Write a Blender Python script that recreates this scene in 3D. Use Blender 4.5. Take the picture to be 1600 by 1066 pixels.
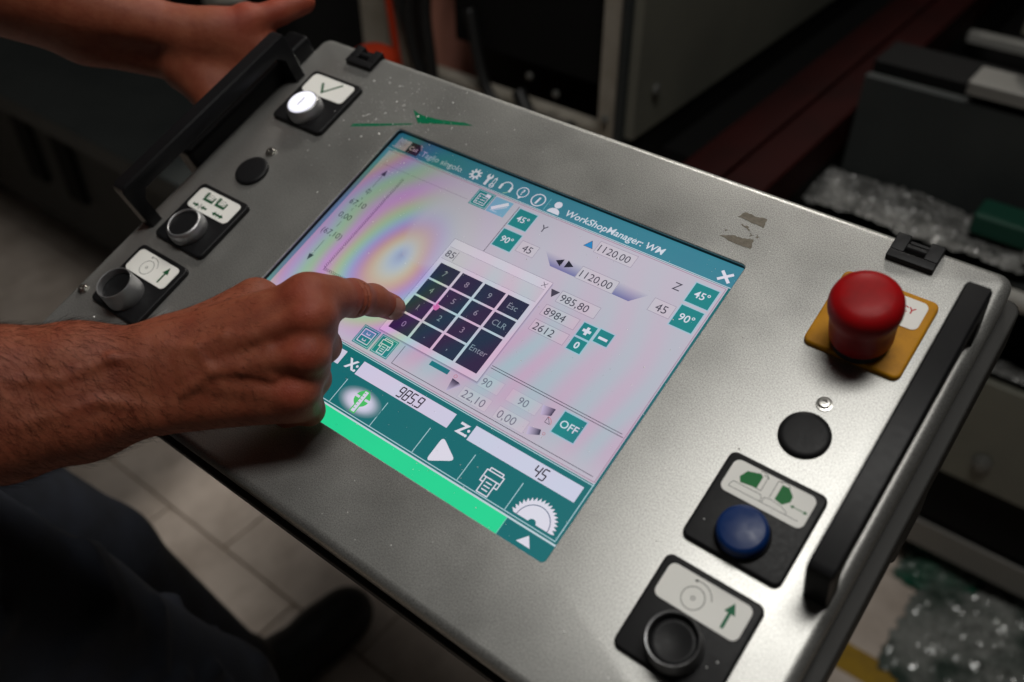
import bpy, math, random
import numpy as np
from mathutils import Matrix, Vector

for o in list(bpy.data.objects): bpy.data.objects.remove(o)
scene = bpy.context.scene
C = scene.collection
random.seed(7); np.random.seed(7)

# ------------------------------------------------------------------ camera, world, lamps, exposure
TILT = math.radians(21.0879)                      # console slopes up away from the operator
M_PANEL = Matrix.Translation((0, 0, 1.0)) @ Matrix.Rotation(TILT, 4, 'X')
cam_d = bpy.data.cameras.new('camera'); cam = bpy.data.objects.new('camera', cam_d); C.objects.link(cam)
rt = Vector((0.786941, 0.617028, 0.0)); up = Vector((-0.397716, 0.507236, 0.764548)); fw = Vector((-0.471747, 0.601654, -0.644567))
mw = Matrix((( rt.x, up.x, -fw.x, .328407), (rt.y, up.y, -fw.y, -.359849), (rt.z, up.z, -fw.z, 1.379918), (0, 0, 0, 1)))
cam.matrix_world = mw
cam_d.sensor_width = 36.0; cam_d.lens = 1426.383/1600*36
cam_d.clip_start = 0.02; cam_d.clip_end = 60
cam_d.dof.use_dof = True; cam_d.dof.focus_distance = 0.60; cam_d.dof.aperture_fstop = 3.9
scene.camera = cam

world = bpy.data.worlds.new('World'); scene.world = world; world.use_nodes = True
bg = world.node_tree.nodes['Background']; bg.inputs[0].default_value = (1.0, .95, .88, 1); bg.inputs[1].default_value = .014

def area(name, loc, target, sx, sy, power, col):
    d = bpy.data.lights.new(name, 'AREA'); d.shape = 'RECTANGLE'; d.size = sx; d.size_y = sy; d.energy = power; d.color = col
    o = bpy.data.objects.new(name, d); C.objects.link(o); o.location = loc
    o.rotation_euler = (Vector(target)-Vector(loc)).to_track_quat('-Z', 'Y').to_euler()
    return o
area('overhead_light', (.30, -.12, 2.95), (.25, -.05, 1.0), .9, .45, 18.5, (1, .98, .935))
floor_fill = area('overhead_light', (-1.0, 2.05, 3.1), (-1.1, .25, 0), 1.2, .35, 13, (1, .95, .88)); floor_fill.data.spread = math.radians(60)  # unseen fill lamp added to brighten the left floor, narrow to spare the console

scene.view_settings.view_transform = 'Standard'; scene.view_settings.look = 'None'
scene.view_settings.exposure = 0.0; scene.view_settings.gamma = 1.0; scene.view_settings.use_curve_mapping = False
scene.render.engine = 'CYCLES'
scene.cycles.use_denoising = True
scene.render.resolution_x = 1024; scene.render.resolution_y = 682

# ------------------------------------------------------------------ material helpers
def lin(r, g, b):
    f = lambda c: (c/255/12.92) if c/255 <= .04045 else ((c/255+.055)/1.055)**2.4
    return (f(r), f(g), f(b), 1)
def nd(nt, t, **kw):
    n = nt.nodes.new(t)
    for k, v in kw.items():
        if k in ('operation', 'blend_type', 'data_type', 'attribute_name', 'noise_dimensions', 'feature', 'bands_direction', 'wave_type', 'attribute_type', 'interpolation_type', 'clamp'): setattr(n, k, v)
    return n
def mat(name, base, rough=.5, metal=0., spec=.5, bump=None, var=None, rvar=None, coat=0., sss=0., attr=None, trans=0., ior=1.45):
    """principled with optional noise bump (scale,strength,dist), colour variation (scale, colour2, low, high), roughness variation"""
    m = bpy.data.materials.new(name); m.use_nodes = True; nt = m.node_tree; b = nt.nodes['Principled BSDF']
    b.inputs['Base Color'].default_value = base if len(base) == 4 else (*base, 1)
    b.inputs['Roughness'].default_value = rough; b.inputs['Metallic'].default_value = metal
    b.inputs['Specular IOR Level'].default_value = spec; b.inputs['Coat Weight'].default_value = coat
    b.inputs['Transmission Weight'].default_value = trans; b.inputs['IOR'].default_value = ior
    if sss:
        b.inputs['Subsurface Weight'].default_value = sss; b.inputs['Subsurface Radius'].default_value = (1, .35, .2); b.inputs['Subsurface Scale'].default_value = .004
    tc = nd(nt, 'ShaderNodeTexCoord'); L = nt.links.new
    src = None
    if attr:
        a = nd(nt, 'ShaderNodeAttribute', attribute_name=attr); src = a.outputs['Color']
    if var:
        sc, c2, lo, hi = var
        n = nd(nt, 'ShaderNodeTexNoise'); n.inputs['Scale'].default_value = sc; n.inputs['Detail'].default_value = 6; n.inputs['Roughness'].default_value = .6
        L(tc.outputs['Object'], n.inputs['Vector'])
        r = nd(nt, 'ShaderNodeMapRange'); r.inputs[1].default_value = lo; r.inputs[2].default_value = hi; L(n.outputs['Fac'], r.inputs[0])
        mx = nd(nt, 'ShaderNodeMix', data_type='RGBA'); L(r.outputs[0], mx.inputs[0])
        mx.inputs[6].default_value = base if len(base) == 4 else (*base, 1); mx.inputs[7].default_value = c2 if len(c2) == 4 else (*c2, 1)
        if src: L(src, mx.inputs[6])
        src = mx.outputs[2]
    if src: L(src, b.inputs['Base Color'])
    if rvar:
        sc, lo, hi = rvar
        n = nd(nt, 'ShaderNodeTexNoise'); n.inputs['Scale'].default_value = sc; n.inputs['Detail'].default_value = 5; L(tc.outputs['Object'], n.inputs['Vector'])
        r = nd(nt, 'ShaderNodeMapRange'); r.inputs[1].default_value = .3; r.inputs[2].default_value = .7; r.inputs[3].default_value = lo; r.inputs[4].default_value = hi
        L(n.outputs['Fac'], r.inputs[0]); L(r.outputs[0], b.inputs['Roughness'])
    if bump:
        sc, st, di = bump
        n = nd(nt, 'ShaderNodeTexNoise'); n.inputs['Scale'].default_value = sc; n.inputs['Detail'].default_value = 4; L(tc.outputs['Object'], n.inputs['Vector'])
        bp = nd(nt, 'ShaderNodeBump'); bp.inputs['Strength'].default_value = st; bp.inputs['Distance'].default_value = di
        L(n.outputs['Fac'], bp.inputs['Height']); L(bp.outputs['Normal'], b.inputs['Normal'])
    return m

M = {}
M['black_plastic'] = mat('black_plastic', (.010, .010, .011), .45, spec=.22, bump=(2500, .12, .0003), rvar=(400, .42, .5))
M['black_handle'] = mat('black_handle', (.008, .008, .009), .42, spec=.2, bump=(1800, .15, .0003), rvar=(300, .36, .42))
M['dark_housing'] = mat('dark_housing', (.028, .027, .025), .55, spec=.3, bump=(900, .15, .0004))
M['black_gasket'] = mat('black_gasket', (.008, .008, .008), .6)
M['ring_metal'] = mat('ring_metal', (.40, .40, .41), .42, metal=.85, rvar=(300, .36, .5))
M['ring_dark'] = mat('ring_dark', (.24, .24, .245), .4, metal=.9, rvar=(300, .3, .5))
M['screw_steel'] = mat('screw_steel', (.5, .49, .46), .28, metal=1.)
M['red_cap'] = mat('red_cap', (.36, .004, .006), .52, spec=.2, bump=(700, .06, .0004), rvar=(120, .38, .5), var=(60, (.24, .006, .007), .45, .75))
M['yellow_plate'] = mat('yellow_plate', (.56, .25, .008), .5, spec=.2, bump=(900, .1, .0003), var=(70, (.38, .165, .012), .42, .75))
M['blue_cap'] = mat('blue_cap', (.003, .026, .125), .42, spec=.35, bump=(500, .05, .0004), rvar=(200, .3, .45))
M['print'] = mat('print', (1, 1, 1), .42, spec=.2, attr='col', var=(160, (.3, .29, .25), .66, 1.0))
M['tape'] = mat('tape_residue', (.2, .175, .135), .7, var=(300, (.13, .11, .085), .4, .7), bump=(600, .3, .0005))
M['dust'] = mat('metal_dust', (.95, .95, .93), .3, metal=0.)
M['smudge'] = mat('smudge', (.2, .2, .2), .6)

# silver hammer paint of the console
m = bpy.data.materials.new('silver_paint'); m.use_nodes = True; nt = m.node_tree; b = nt.nodes['Principled BSDF']; L = nt.links.new
tc = nd(nt, 'ShaderNodeTexCoord')
n1 = nd(nt, 'ShaderNodeTexNoise'); n1.inputs['Scale'].default_value = 1350; n1.inputs['Detail'].default_value = 3; L(tc.outputs['Object'], n1.inputs['Vector'])
n2 = nd(nt, 'ShaderNodeTexNoise'); n2.inputs['Scale'].default_value = 14; n2.inputs['Detail'].default_value = 8; n2.inputs['Roughness'].default_value = .65; L(tc.outputs['Object'], n2.inputs['Vector'])
r1 = nd(nt, 'ShaderNodeMapRange'); r1.inputs[1].default_value = .3; r1.inputs[2].default_value = .7; r1.inputs[3].default_value = .6; r1.inputs[4].default_value = 1.4; L(n1.outputs['Fac'], r1.inputs[0])
r2 = nd(nt, 'ShaderNodeMapRange'); r2.inputs[1].default_value = .35; r2.inputs[2].default_value = .68; r2.inputs[3].default_value = .91; r2.inputs[4].default_value = 1.05; L(n2.outputs['Fac'], r2.inputs[0])
mu = nd(nt, 'ShaderNodeMath', operation='MULTIPLY'); L(r1.outputs[0], mu.inputs[0]); L(r2.outputs[0], mu.inputs[1])
vm = nd(nt, 'ShaderNodeVectorMath', operation='SCALE'); vm.inputs[0].default_value = (.40, .398, .382); L(mu.outputs[0], vm.inputs['Scale'])
L(vm.outputs[0], b.inputs['Base Color'])
b.inputs['Metallic'].default_value = .72
r3 = nd(nt, 'ShaderNodeMapRange'); r3.inputs[1].default_value = .3; r3.inputs[2].default_value = .7; r3.inputs[3].default_value = .33; r3.inputs[4].default_value = .43; L(n2.outputs['Fac'], r3.inputs[0]); L(r3.outputs[0], b.inputs['Roughness'])
bp = nd(nt, 'ShaderNodeBump'); bp.inputs['Strength'].default_value = .2; bp.inputs['Distance'].default_value = .0003; L(n1.outputs['Fac'], bp.inputs['Height']); L(bp.outputs['Normal'], b.inputs['Normal'])
M['silver'] = m

# ------------------------------------------------------------------ object helpers
def tag(o, label=None, cat=None, group=None, kind=None):
    if label: o['label'] = label
    if cat: o['category'] = cat
    if group: o['group'] = group
    if kind: o['kind'] = kind
    return o
def empty(name, loc=(0, 0, 0), label=None, cat=None):
    o = bpy.data.objects.new(name, None); C.objects.link(o); o.location = loc; o.empty_display_size = .05
    return tag(o, label, cat)
class MB:
    def __init__(s): s.v = []; s.f = []; s.c = []; s.cc = (1, 1, 1, 1)
    def add(s, vs, fs, col=None):
        k = len(s.v); s.v += [tuple(map(float, p)) for p in vs]; s.f += [tuple(i+k for i in f) for f in fs]
        if isinstance(col, list): s.c += col
        else: s.c += [col or s.cc]*len(vs)
        return s
    def box(s, x0, y0, z0, x1, y1, z1, bev=0.):
        if bev:
            return s.prism(rrect(x0, y0, x1, y1, bev, 2), z0, z1, bev*.7)
        v = [(x, y, z) for z in (z0, z1) for y in (y0, y1) for x in (x0, x1)]
        return s.add(v, [(0, 2, 3, 1), (4, 5, 7, 6), (0, 1, 5, 4), (2, 6, 7, 3), (0, 4, 6, 2), (1, 3, 7, 5)])
    def prism(s, pts, z0, z1, bev=0., steps=3, insetf=None):
        """outline (ccw) extruded with a rounded top edge"""
        n = len(pts); cx = sum(p[0] for p in pts)/n; cy = sum(p[1] for p in pts)/n
        loops = [[(x, y, z0) for x, y in pts]]
        if bev:
            for k in range(steps+1):
                a = k/steps*math.pi/2; ins = bev*(1-math.cos(a)); z = z1-bev+bev*math.sin(a)
                loops.append([(x, y, z) for x, y in inset(pts, ins)])
        else: loops.append([(x, y, z1) for x, y in pts])
        v = [p for l in loops for p in l]; f = []
        for k in range(len(loops)-1):
            for i in range(n):
                j = (i+1) % n; f.append((k*n+i, k*n+j, (k+1)*n+j, (k+1)*n+i))
        f.append(tuple(range((len(loops)-1)*n, len(loops)*n))); f.append(tuple(range(n-1, -1, -1)))
        return s.add(v, f)
    def lathe(s, cx, cy, prof, n=48, close=True):
        v = []; f = []
        for r, z in prof:
            for i in range(n):
                a = 2*math.pi*i/n; v.append((cx+r*math.cos(a), cy+r*math.sin(a), z))
        for k in range(len(prof)-1):
            for i in range(n):
                j = (i+1) % n; f.append((k*n+i, k*n+j, (k+1)*n+j, (k+1)*n+i))
        if close: f.append(tuple(range((len(prof)-1)*n, len(prof)*n))); f.append(tuple(range(n-1, -1, -1)))
        return s.add(v, f)
    def tube(s, pts, r, n=8):
        pts = [Vector(p) for p in pts]; v = []; f = []; m_ = len(pts)
        rr = r if isinstance(r, (list, tuple)) else [r]*m_
        ref = Vector((0, 0, 1))
        for k, p in enumerate(pts):
            t = (pts[min(k+1, m_-1)]-pts[max(k-1, 0)]).normalized()
            if abs(t.dot(ref)) > .95: ref = Vector((1, 0, 0))
            a = t.cross(ref).normalized(); bb = t.cross(a)
            for i in range(n):
                an = 2*math.pi*i/n; v.append(p+(a*math.cos(an)+bb*math.sin(an))*rr[k])
        for k in range(m_-1):
            for i in range(n):
                j = (i+1) % n; f.append((k*n+i, k*n+j, (k+1)*n+j, (k+1)*n+i))
        f.append(tuple(range(n-1, -1, -1))); f.append(tuple(range((m_-1)*n, m_*n)))
        return s.add(v, f)
    def build(s, name, material, parent=None, scale=1., smooth=False, cols=False, autos=None):
        me = bpy.data.meshes.new(name)
        me.from_pydata([(x*scale, y*scale, z*scale) for x, y, z in s.v], [], s.f)
        if cols:
            a = me.color_attributes.new('col', 'FLOAT_COLOR', 'POINT'); a.data.foreach_set('color', np.array(s.c, dtype=np.float32).ravel())
        me.materials.append(material)
        if smooth or autos: me.polygons.foreach_set('use_smooth', [True]*len(me.polygons))
        if autos: me.set_sharp_from_angle(angle=math.radians(autos))
        o = bpy.data.objects.new(name, me); C.objects.link(o)
        if parent: o.parent = parent
        return o
def inset(pts, d):
    if d <= 0: return list(pts)
    n = len(pts); out = []
    for i in range(n):
        p0 = Vector(pts[i-1]); p = Vector(pts[i]); p1 = Vector(pts[(i+1) % n])
        e0 = (p-p0); e1 = (p1-p)
        if e0.length < 1e-9 or e1.length < 1e-9: out.append(tuple(p)); continue
        e0.normalize(); e1.normalize()
        n0 = Vector((-e0.y, e0.x)); n1 = Vector((-e1.y, e1.x)); m_ = n0+n1
        if m_.length < 1e-6: m_ = n0
        m_.normalize(); k = d/max(.4, m_.dot(n0)); q = p+m_*k; out.append((q.x, q.y))
    return out
def rrect(x0, y0, x1, y1, r, k=4):
    pts = []
    for cx, cy, a0 in ((x1-r, y0+r, -90), (x1-r, y1-r, 0), (x0+r, y1-r, 90), (x0+r, y0+r, 180)):
        for i in range(k+1):
            a = math.radians(a0+90*i/k); pts.append((cx+r*math.cos(a), cy+r*math.sin(a)))
    return pts
MM = .001
def pb(mb, name, material, parent, **kw): return mb.build(name, material, parent, scale=MM, **kw)

_glyph = {}
def text_mesh(s, shear=0., off=0.):
    key = (s, shear, off)
    if key not in _glyph:
        cu = bpy.data.curves.new('t', 'FONT'); cu.body = s; cu.size = 1; cu.shear = shear; cu.offset = off; cu.resolution_u = 3
        ob = bpy.data.objects.new('t', cu)
        me = bpy.data.meshes.new_from_object(ob)
        v = [(p.co.x, p.co.y) for p in me.vertices]; f = [tuple(p.vertices) for p in me.polygons]
        bpy.data.objects.remove(ob); bpy.data.curves.remove(cu); bpy.data.meshes.remove(me)
        xs = [p[0] for p in v] or [0]; ys = [p[1] for p in v] or [0]
        _glyph[key] = (v, f, min(xs), max(xs), min(ys), max(ys))
    return _glyph[key]

# ------------------------------------------------------------------ CONTROL CONSOLE  (panel coordinates in mm, z = out of the face)
panel = empty('control_panel', (0, 0, 1.0), 'silver machine control console with a lit touch screen and push buttons', 'control panel')
panel.rotation_euler = (TILT, 0, 0)

X0, X1, Y0, Y1 = -294, 294.5, -176, 177.5
SX0, SX1, SY0, SY1 = -152, 152.2, -114.7, 114.9          # screen opening
K = 6
def plate_with_hole():
    mb = MB(); hole = rrect(SX0, SY0, SX1, SY1, 3, K)
    loops = []
    loops.append([(x, y, -1.6) for x, y in hole]); loops.append([(x, y, -.5) for x, y in hole])
    loops.append([(x, y, 0.) for x, y in rrect(SX0-.5, SY0-.5, SX1+.5, SY1+.5, 3.5, K)])
    R = 7
    for k in range(8):
        a = k/7*math.pi/2; ins = R*(1-math.sin(a)); z = -R+R*math.cos(a)
        loops.append([(x, y, z) for x, y in rrect(X0+ins, Y0+ins, X1-ins, Y1-ins, 9-ins*.7, K)])
    loops.append([(x, y, -17) for x, y in rrect(X0, Y0, X1, Y1, 9, K)])
    loops.append([(x, y, -17) for x, y in rrect(X0+4, Y0+4, X1-4, Y1-4, 7, K)])
    n = len(hole); v = [p for l in loops for p in l]; f = []
    for k in range(len(loops)-1):
        for i in range(n):
            j = (i+1) % n; f.append((k*n+i, (k+1)*n+i, (k+1)*n+j, k*n+j))
    return mb.add(v, [q[::-1] for q in f])
pb(plate_with_hole(), 'faceplate', M['silver'], panel, autos=35)
bz = MB(); h0 = rrect(SX0-.4, SY0-.4, SX1+.4, SY1+.4, 3, K); n_ = len(h0)
bz.add([(x, y, -1.0) for x, y in h0]+[(x, y, -6.4) for x, y in h0], [(i, (i+1) % n_, n_+(i+1) % n_, n_+i) for i in range(n_)])
pb(bz, 'bezel', M['black_gasket'], panel)
hs = MB().prism(rrect(X0+2, Y0-4, X1+8.5, Y1-2, 8, 4), -58, -22, 1.5); hs.prism(rrect(X0+14, Y0+14, X1-14, Y1-14, 8, 4), -95, -58.2, 0)
pb(hs, 'housing', M['dark_housing'], panel)
gk = MB().prism(rrect(X0+5, Y0+5, X1-5, Y1-5, 8, 4), -23.2, -16.5, 0); pb(gk, 'gasket', M['black_gasket'], panel)
# mounting arm under the right side and a black pad on the left side
pb(MB().box(262, 22, -112, 302, 66, -52, 3), 'mounting_arm', M['black_gasket'], panel)
pb(MB().prism(rrect(-316, 8, -291, 160, 5, 4), -40, 15, 4), 'side_pad', M['black_handle'], panel, autos=40)

def handle(xc, label):
    mb = MB(); w = 7.0; y0, y1, h = -57, 131, 45
    # one bent bar: leg, grip, leg (outline in the y-z plane)
    out = [(y0, .2), (y0, h-5), (y0+1.5, h-1.5), (y0+5, h), (y1-5, h), (y1-1.5, h-1.5), (y1, h-5), (y1, .2), (y1-11, .2), (y1-11, h-22), (y1-17, h-15), (y0+17, h-15), (y0+11, h-22), (y0+11, .2)]
    n = len(out); b_ = 1.3
    ins = [(y, z) for y, z in out]
    cy = (y0+y1)/2
    def shr(y, z):
        zz = z-b_ if z > h-6 else (z+(b_ if z > 5 else 0)); yy = y+(b_ if y < y0+3 else -b_ if y > y1-3 else 0); return yy, zz
    L4 = [[(xc-w, *shr(y, z)) for y, z in out], [(xc-w+b_, y, z) for y, z in out], [(xc+w-b_, y, z) for y, z in out], [(xc+w, *shr(y, z)) for y, z in out]]
    v = [p for l in L4 for p in l]; f = []
    for k in range(3):
        for i in range(n):
            j = (i+1) % n; f.append((k*n+i, (k+1)*n+i, (k+1)*n+j, k*n+j))
    f.append(tuple(range(n))); f.append(tuple(range(4*n-1, 3*n-1, -1)))
    mb.add(v, f)
    o = pb(mb, 'handle', M['black_handle'], panel, autos=40); o['label'] = label
    return o
handle(-283, 'black grip bar along the left edge'); handle(283.2, 'black grip bar along the right edge')

# screws, blanking plugs
def screw(x, y, hexs=True, up_=0.):
    o = pb(MB().lathe(x, y, [(4.6, 0.1), (4.6, .8), (3.4, 1.0), (3.4, 2.0), (2.9, 2.6), (1.6, 2.7), (1.5, 1.4)], 24), 'screw', M['screw_steel'], panel, autos=35)
    return o
screw(-239, 48.4); screw(237.5, 47.7); screw(-283, -127)
def plug(x, y):
    return pb(MB().lathe(x, y, [(14.4, .05), (14.6, 1.0), (14.2, 2.2), (13.2, 2.9), (11, 3.15), (4, 3.3)], 56), 'blanking_plug', M['black_plastic'], panel, smooth=True)
plug(-238.5, 25.5); plug(237, 24.6)

# black notched clips on the top edge
def clip(x0):
    mb = MB(); x1 = x0+29; y0, y1 = 156.5, 176; z0, z1 = .05, 4.5
    mb.box(x0, y0, z0, x1, y0+6, z1, .7); mb.box(x0, y0+6.02, z0, x0+8.5, y1, z1, .7); mb.box(x1-8.5, y0+6.02, z0, x1, y1, z1, .7)
    mb.box(x0, 173.5, -16, x1, y1-.1, .0, .5)
    o = pb(mb, 'edge_clip', M['black_plastic'], panel, autos=40)
    mb = MB().tube([(x0+8.6, y0+12, 1.6), (x1-8.6, y0+12, 1.6)], 2.6, 16); pb(mb, 'clip_pin', M['black_plastic'], o, autos=40)
clip(223.5); clip(-249)

GREEN = lin(0, 104, 66); DGREEN = lin(20, 84, 48); INK = lin(60, 62, 58); LAB = lin(244, 243, 238)
def stroke(mb, pts, w, z, col, closed=False):
    pts = [Vector(p) for p in pts]; n = len(pts)
    for i in range(n if closed else n-1):
        a, b_ = pts[i], pts[(i+1) % n]; d = (b_-a)
        if d.length < 1e-9: continue
        d.normalize(); q = Vector((-d.y, d.x))*w/2; e = d*w*.3
        mb.add([(*(a-e-q), z), (*(b_+e-q), z), (*(b_+e+q), z), (*(a-e+q), z)], [(0, 1, 2, 3)], col)
def fill(mb, pts, z, col):
    a = sum(pts[i-1][0]*pts[i][1]-pts[i][0]*pts[i-1][1] for i in range(len(pts)))
    if a < 0: pts = pts[::-1]
    mb.add([(x, y, z) for x, y in pts], [tuple(range(len(pts)))], col)
def arc(cx, cy, r, a0, a1, n=24): return [(cx+r*math.cos(math.radians(a0+(a1-a0)*i/n)), cy+r*math.sin(math.radians(a0+(a1-a0)*i/n))) for i in range(n+1)]
def ptext(mb, s, x, y, h, z, col, shear=0, off=0., align='c', width=None):
    v, f, xa, xb, ya, yb = text_mesh(s, shear, off); _, _, _, _, ra, rb = text_mesh('H', 0, 0)
    k = h/(rb-ra); kx = k if width is None else width/(xb-xa)
    ox = x-(xa+xb)/2*kx if align == 'c' else x-xa*kx
    mb.add([(ox+p[0]*kx, y+(p[1])*k-h/2, z) for p in v], f, col)

def button_unit(xc, ytop, kind, label, plate_mat='black_plastic'):
    x0, x1, y1, y0 = xc-29, xc+29, ytop, ytop-58
    pl = pb(MB().prism(rrect(x0, y0, x1, y1, 4.5, 5), .05, 4.0, 1.6, 4), 'button_plate', M[plate_mat], panel, autos=50); pl['label'] = label
    lb = MB(); lx0, lx1, ly1, ly0 = xc-24.3, xc+24.3, ytop-4, ytop-24.5
    lb.prism(rrect(lx0, ly0, lx1, ly1, 4, 6), 3.9, 4.5, 0)
    lb.c = [LAB]*len(lb.v); lo = pb(lb, 'label_plate', M['print'], pl, cols=True)
    z = 4.53; s = MB(); lcx, lcy = xc, (ly0+ly1)/2
    if kind == 'check':
        stroke(s, [(lcx-8.5, lcy+3), (lcx-1.8, lcy-6.2)], 2.2, z, DGREEN); stroke(s, [(lcx-2.3, lcy-6), (lcx+10.8, lcy+7.5)], 1.9, z+.01, DGREEN)
    elif kind == 'saw':
        stroke(s, arc(lcx-5, lcy-1.5, 6.2, 0, 360, 40), .4, z, INK); stroke(s, arc(lcx-5, lcy-1.5, 1.0, 0, 360, 16), .4, z, INK)
        stroke(s, arc(lcx-5, lcy-1.5, 9.6, 20, 105, 20), .4, z, INK); a = arc(lcx-5, lcy-1.5, 9.6, 105, 106, 1)[0]
        fill(s, [(a[0]-1.6, a[1]-.4), (a[0]+.3, a[1]+.9), (a[0]+.3, a[1]-1.0)], z, INK)
        fill(s, [(lcx+13.6, lcy-7.2), (lcx+15.4, lcy-7.2), (lcx+15.4, lcy+1.5), (lcx+17.6, lcy+1.5), (lcx+14.5, lcy+7.6), (lcx+11.4, lcy+1.5), (lcx+13.6, lcy+1.5)], z, GREEN if xc > 0 else DGREEN)
    elif kind == 'clamp':
        for dx in (-8.2, 6.2):
            cx = lcx+dx
            for p in ([(-6, 6.5), (-6, -1.8), (5.6, -1.8), (5.6, 4.2), (3.8, 4.2), (3.8, .6), (-3.6, .6), (-3.6, 6.5)],): fill(s, [(cx+a, lcy+1.6+b_) for a, b_ in p], z, DGREEN)
            for q in range(4): stroke(s, [(cx-7, lcy+3.4+q*1.3), (cx-5, lcy+3.4+q*1.3)], .5, z, DGREEN)
            stroke(s, [(cx-2.6, lcy+2.8), (cx+2.6, lcy+2.8), (cx+2.6, lcy+6.6), (cx-2.6, lcy+6.6)], .3, z, INK, True); stroke(s, [(cx-2.6, lcy+4.7), (cx+2.6, lcy+4.7)], .3, z, INK)
        y = lcy-6.2
        for cx, sg in ((-15.5, 1), (-6.2, -1)):
            fill(s, [(lcx+cx-sg*3.6, y-.9), (lcx+cx-sg*3.6, y+.9), (lcx+cx+0*sg, y+.9), (lcx+cx, y+2.1), (lcx+cx+sg*3.6, y), (lcx+cx, y-2.1), (lcx+cx, y-.9)], z, DGREEN)
        fill(s, [(lcx+4.5, y), (lcx+8, y+2.2), (lcx+8, y+.9), (lcx+14, y+.9), (lcx+14, y+2.2), (lcx+17.5, y), (lcx+14, y-2.2), (lcx+14, y-.9), (lcx+8, y-.9), (lcx+8, y-2.2)], z, DGREEN)
        for q in (-11, -10, 11): stroke(s, [(lcx+q, y-2.4), (lcx+q, y+2.4)], .4, z, INK)
    elif kind == 'heads':
        GG = lin(0, 112, 50)
        fill(s, [(lcx-17.5, lcy+1.2), (lcx-15.2, lcy+6), (lcx-8.2, lcy+8.2), (lcx-6.4, lcy+7.0), (lcx-6.4, lcy-.8), (lcx-9.5, lcy-.9), (lcx-15.6, lcy-1.8)], z, GG)
        stroke(s, [(lcx-6.4, lcy-.8), (lcx-3.8, lcy-.8), (lcx-3.8, lcy+8.2), (lcx-6.4, lcy+8.2)], .3, z, INK)
        stroke(s, arc(lcx-7.2, lcy+5.4, 4.4, 25, 110, 10), .3, z, INK)
        stroke(s, [(lcx-20, lcy-4.6), (lcx-19, lcy-2.8), (lcx-3, lcy-2.8), (lcx-1.5, lcy-4.2), (lcx-1.5, lcy-6.6), (lcx-20, lcy-6.6)], .3, z, INK, True)
        stroke(s, [(lcx-1.5, lcy-6.6), (lcx+20.5, lcy-6.6)], .3, z, INK)
        fill(s, [(lcx+4.6, lcy+8), (lcx+8.4, lcy+8.2), (lcx+12.4, lcy+4.6), (lcx+12.6, lcy+1.2), (lcx+9.4, lcy-2.4), (lcx+4.6, lcy-1.4)], z, GG)
        stroke(s, [(lcx+1.8, lcy-2.2), (lcx+1.8, lcy+9), (lcx+4.6, lcy+9)], .3, z, INK); stroke(s, arc(lcx+5.6, lcy+5.4, 4.6, 40, 130, 10), .3, z, INK)
        stroke(s, [(lcx-.4, lcy-6.6), (lcx-.4, lcy-3.2), (lcx+3.4, lcy-2.6), (lcx+10, lcy-3.6), (lcx+13.4, lcy-5.2), (lcx+13.4, lcy-6.6)], .3, z, INK)
        stroke(s, [(lcx+14.5, lcy-.6), (lcx+22, lcy-.6)], .45, z, GG)
        fill(s, [(lcx+13.2, lcy-.6), (lcx+15.2, lcy+.5), (lcx+15.2, lcy-1.7)], z, GG); fill(s, [(lcx+23.2, lcy-.6), (lcx+21.2, lcy+.5), (lcx+21.2, lcy-1.7)], z, GG)
    elif kind == 'emergency':
        ptext(s, 'EMERGENCY', lcx-.6, lcy+2.0, 4.2, z, lin(196, 26, 40), .0, .012, width=39)
    if s.v: pb(s, 'symbol', M['print'], lo, cols=True)
    yc = ytop-42
    if kind == 'check':
        pb(MB().lathe(xc, yc, [(15, 4.05), (15.2, 7), (14.6, 10.5), (13.6, 13.2), (12.6, 14.2), (12.1, 14.0)], close=False), 'button_ring', M['ring_metal'], pl, smooth=True)
        c_ = pb(MB().lathe(xc, yc, [(12.05, 12.5), (12.05, 14.2), (11.5, 14.7), (8, 15.0), (2, 15.1)]), 'button_cap', M['lit_cap'], pl, smooth=True); c_['label'] = 'lit white button cap'
        q = MB(); q.box(xc-.45, yc-4.6, 15.05, xc+.45, yc+4.6, 15.16); pb(q, 'symbol', M['black_gasket'], pl)
    elif kind == 'clamp':
        pb(MB().lathe(xc, yc, [(15, 4.05), (15.4, 6), (15.2, 10), (14.3, 13.2), (13.1, 14.6), (12.3, 14.6), (12.0, 13.2)], close=False), 'button_ring', M['ring_metal'], pl, smooth=True)
        pb(MB().lathe(xc, yc, [(12.1, 10), (12.1, 13.0), (11, 13.2), (3, 13.1)]), 'button_cap', M['black_plastic'], pl, smooth=True)
    elif kind == 'saw':
        h = 21
        pb(MB().lathe(xc, yc, [(14.6, 4.05), (14.9, 7), (14.4, 13), (13.9, h-1.6), (14.0, h-.5), (13.6, h), (12.9, h-.2), (12.6, h-2), (12.3, h-9), (9, h-10.5)], close=False), 'button_ring', M['ring_dark'] if xc > 0 else M['ring_metal'], pl, autos=60)
        pb(MB().lathe(xc, yc, [(12.0, h-12), (12.0, h-6), (11.4, h-5.0), (9, h-5.4), (5, h-6.2), (1, h-6.5)]), 'button_cap', M['black_plastic'], pl, smooth=True)
    elif kind == 'heads':
        pb(MB().lathe(xc, yc, [(15, 4.05), (15, 5.6), (14.2, 6.4), (13.9, 6.4)], close=False), 'button_ring', M['black_plastic'], pl, smooth=True)
        c_ = pb(MB().lathe(xc, yc, [(14.0, 5), (14.1, 11), (13.4, 13.6), (12.2, 14.8), (11.4, 14.95), (8, 15.5), (4, 15.9), (1, 16.0)]), 'button_cap', M['blue_cap'], pl, smooth=True); c_['label'] = 'blue button cap'
    elif kind == 'emergency':
        yc = ytop-43.5
        pb(MB().lathe(xc, yc, [(16.5, 4.05), (16.5, 9), (15.4, 10.5)], close=False), 'button_ring', M['black_gasket'], pl, smooth=True)
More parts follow.
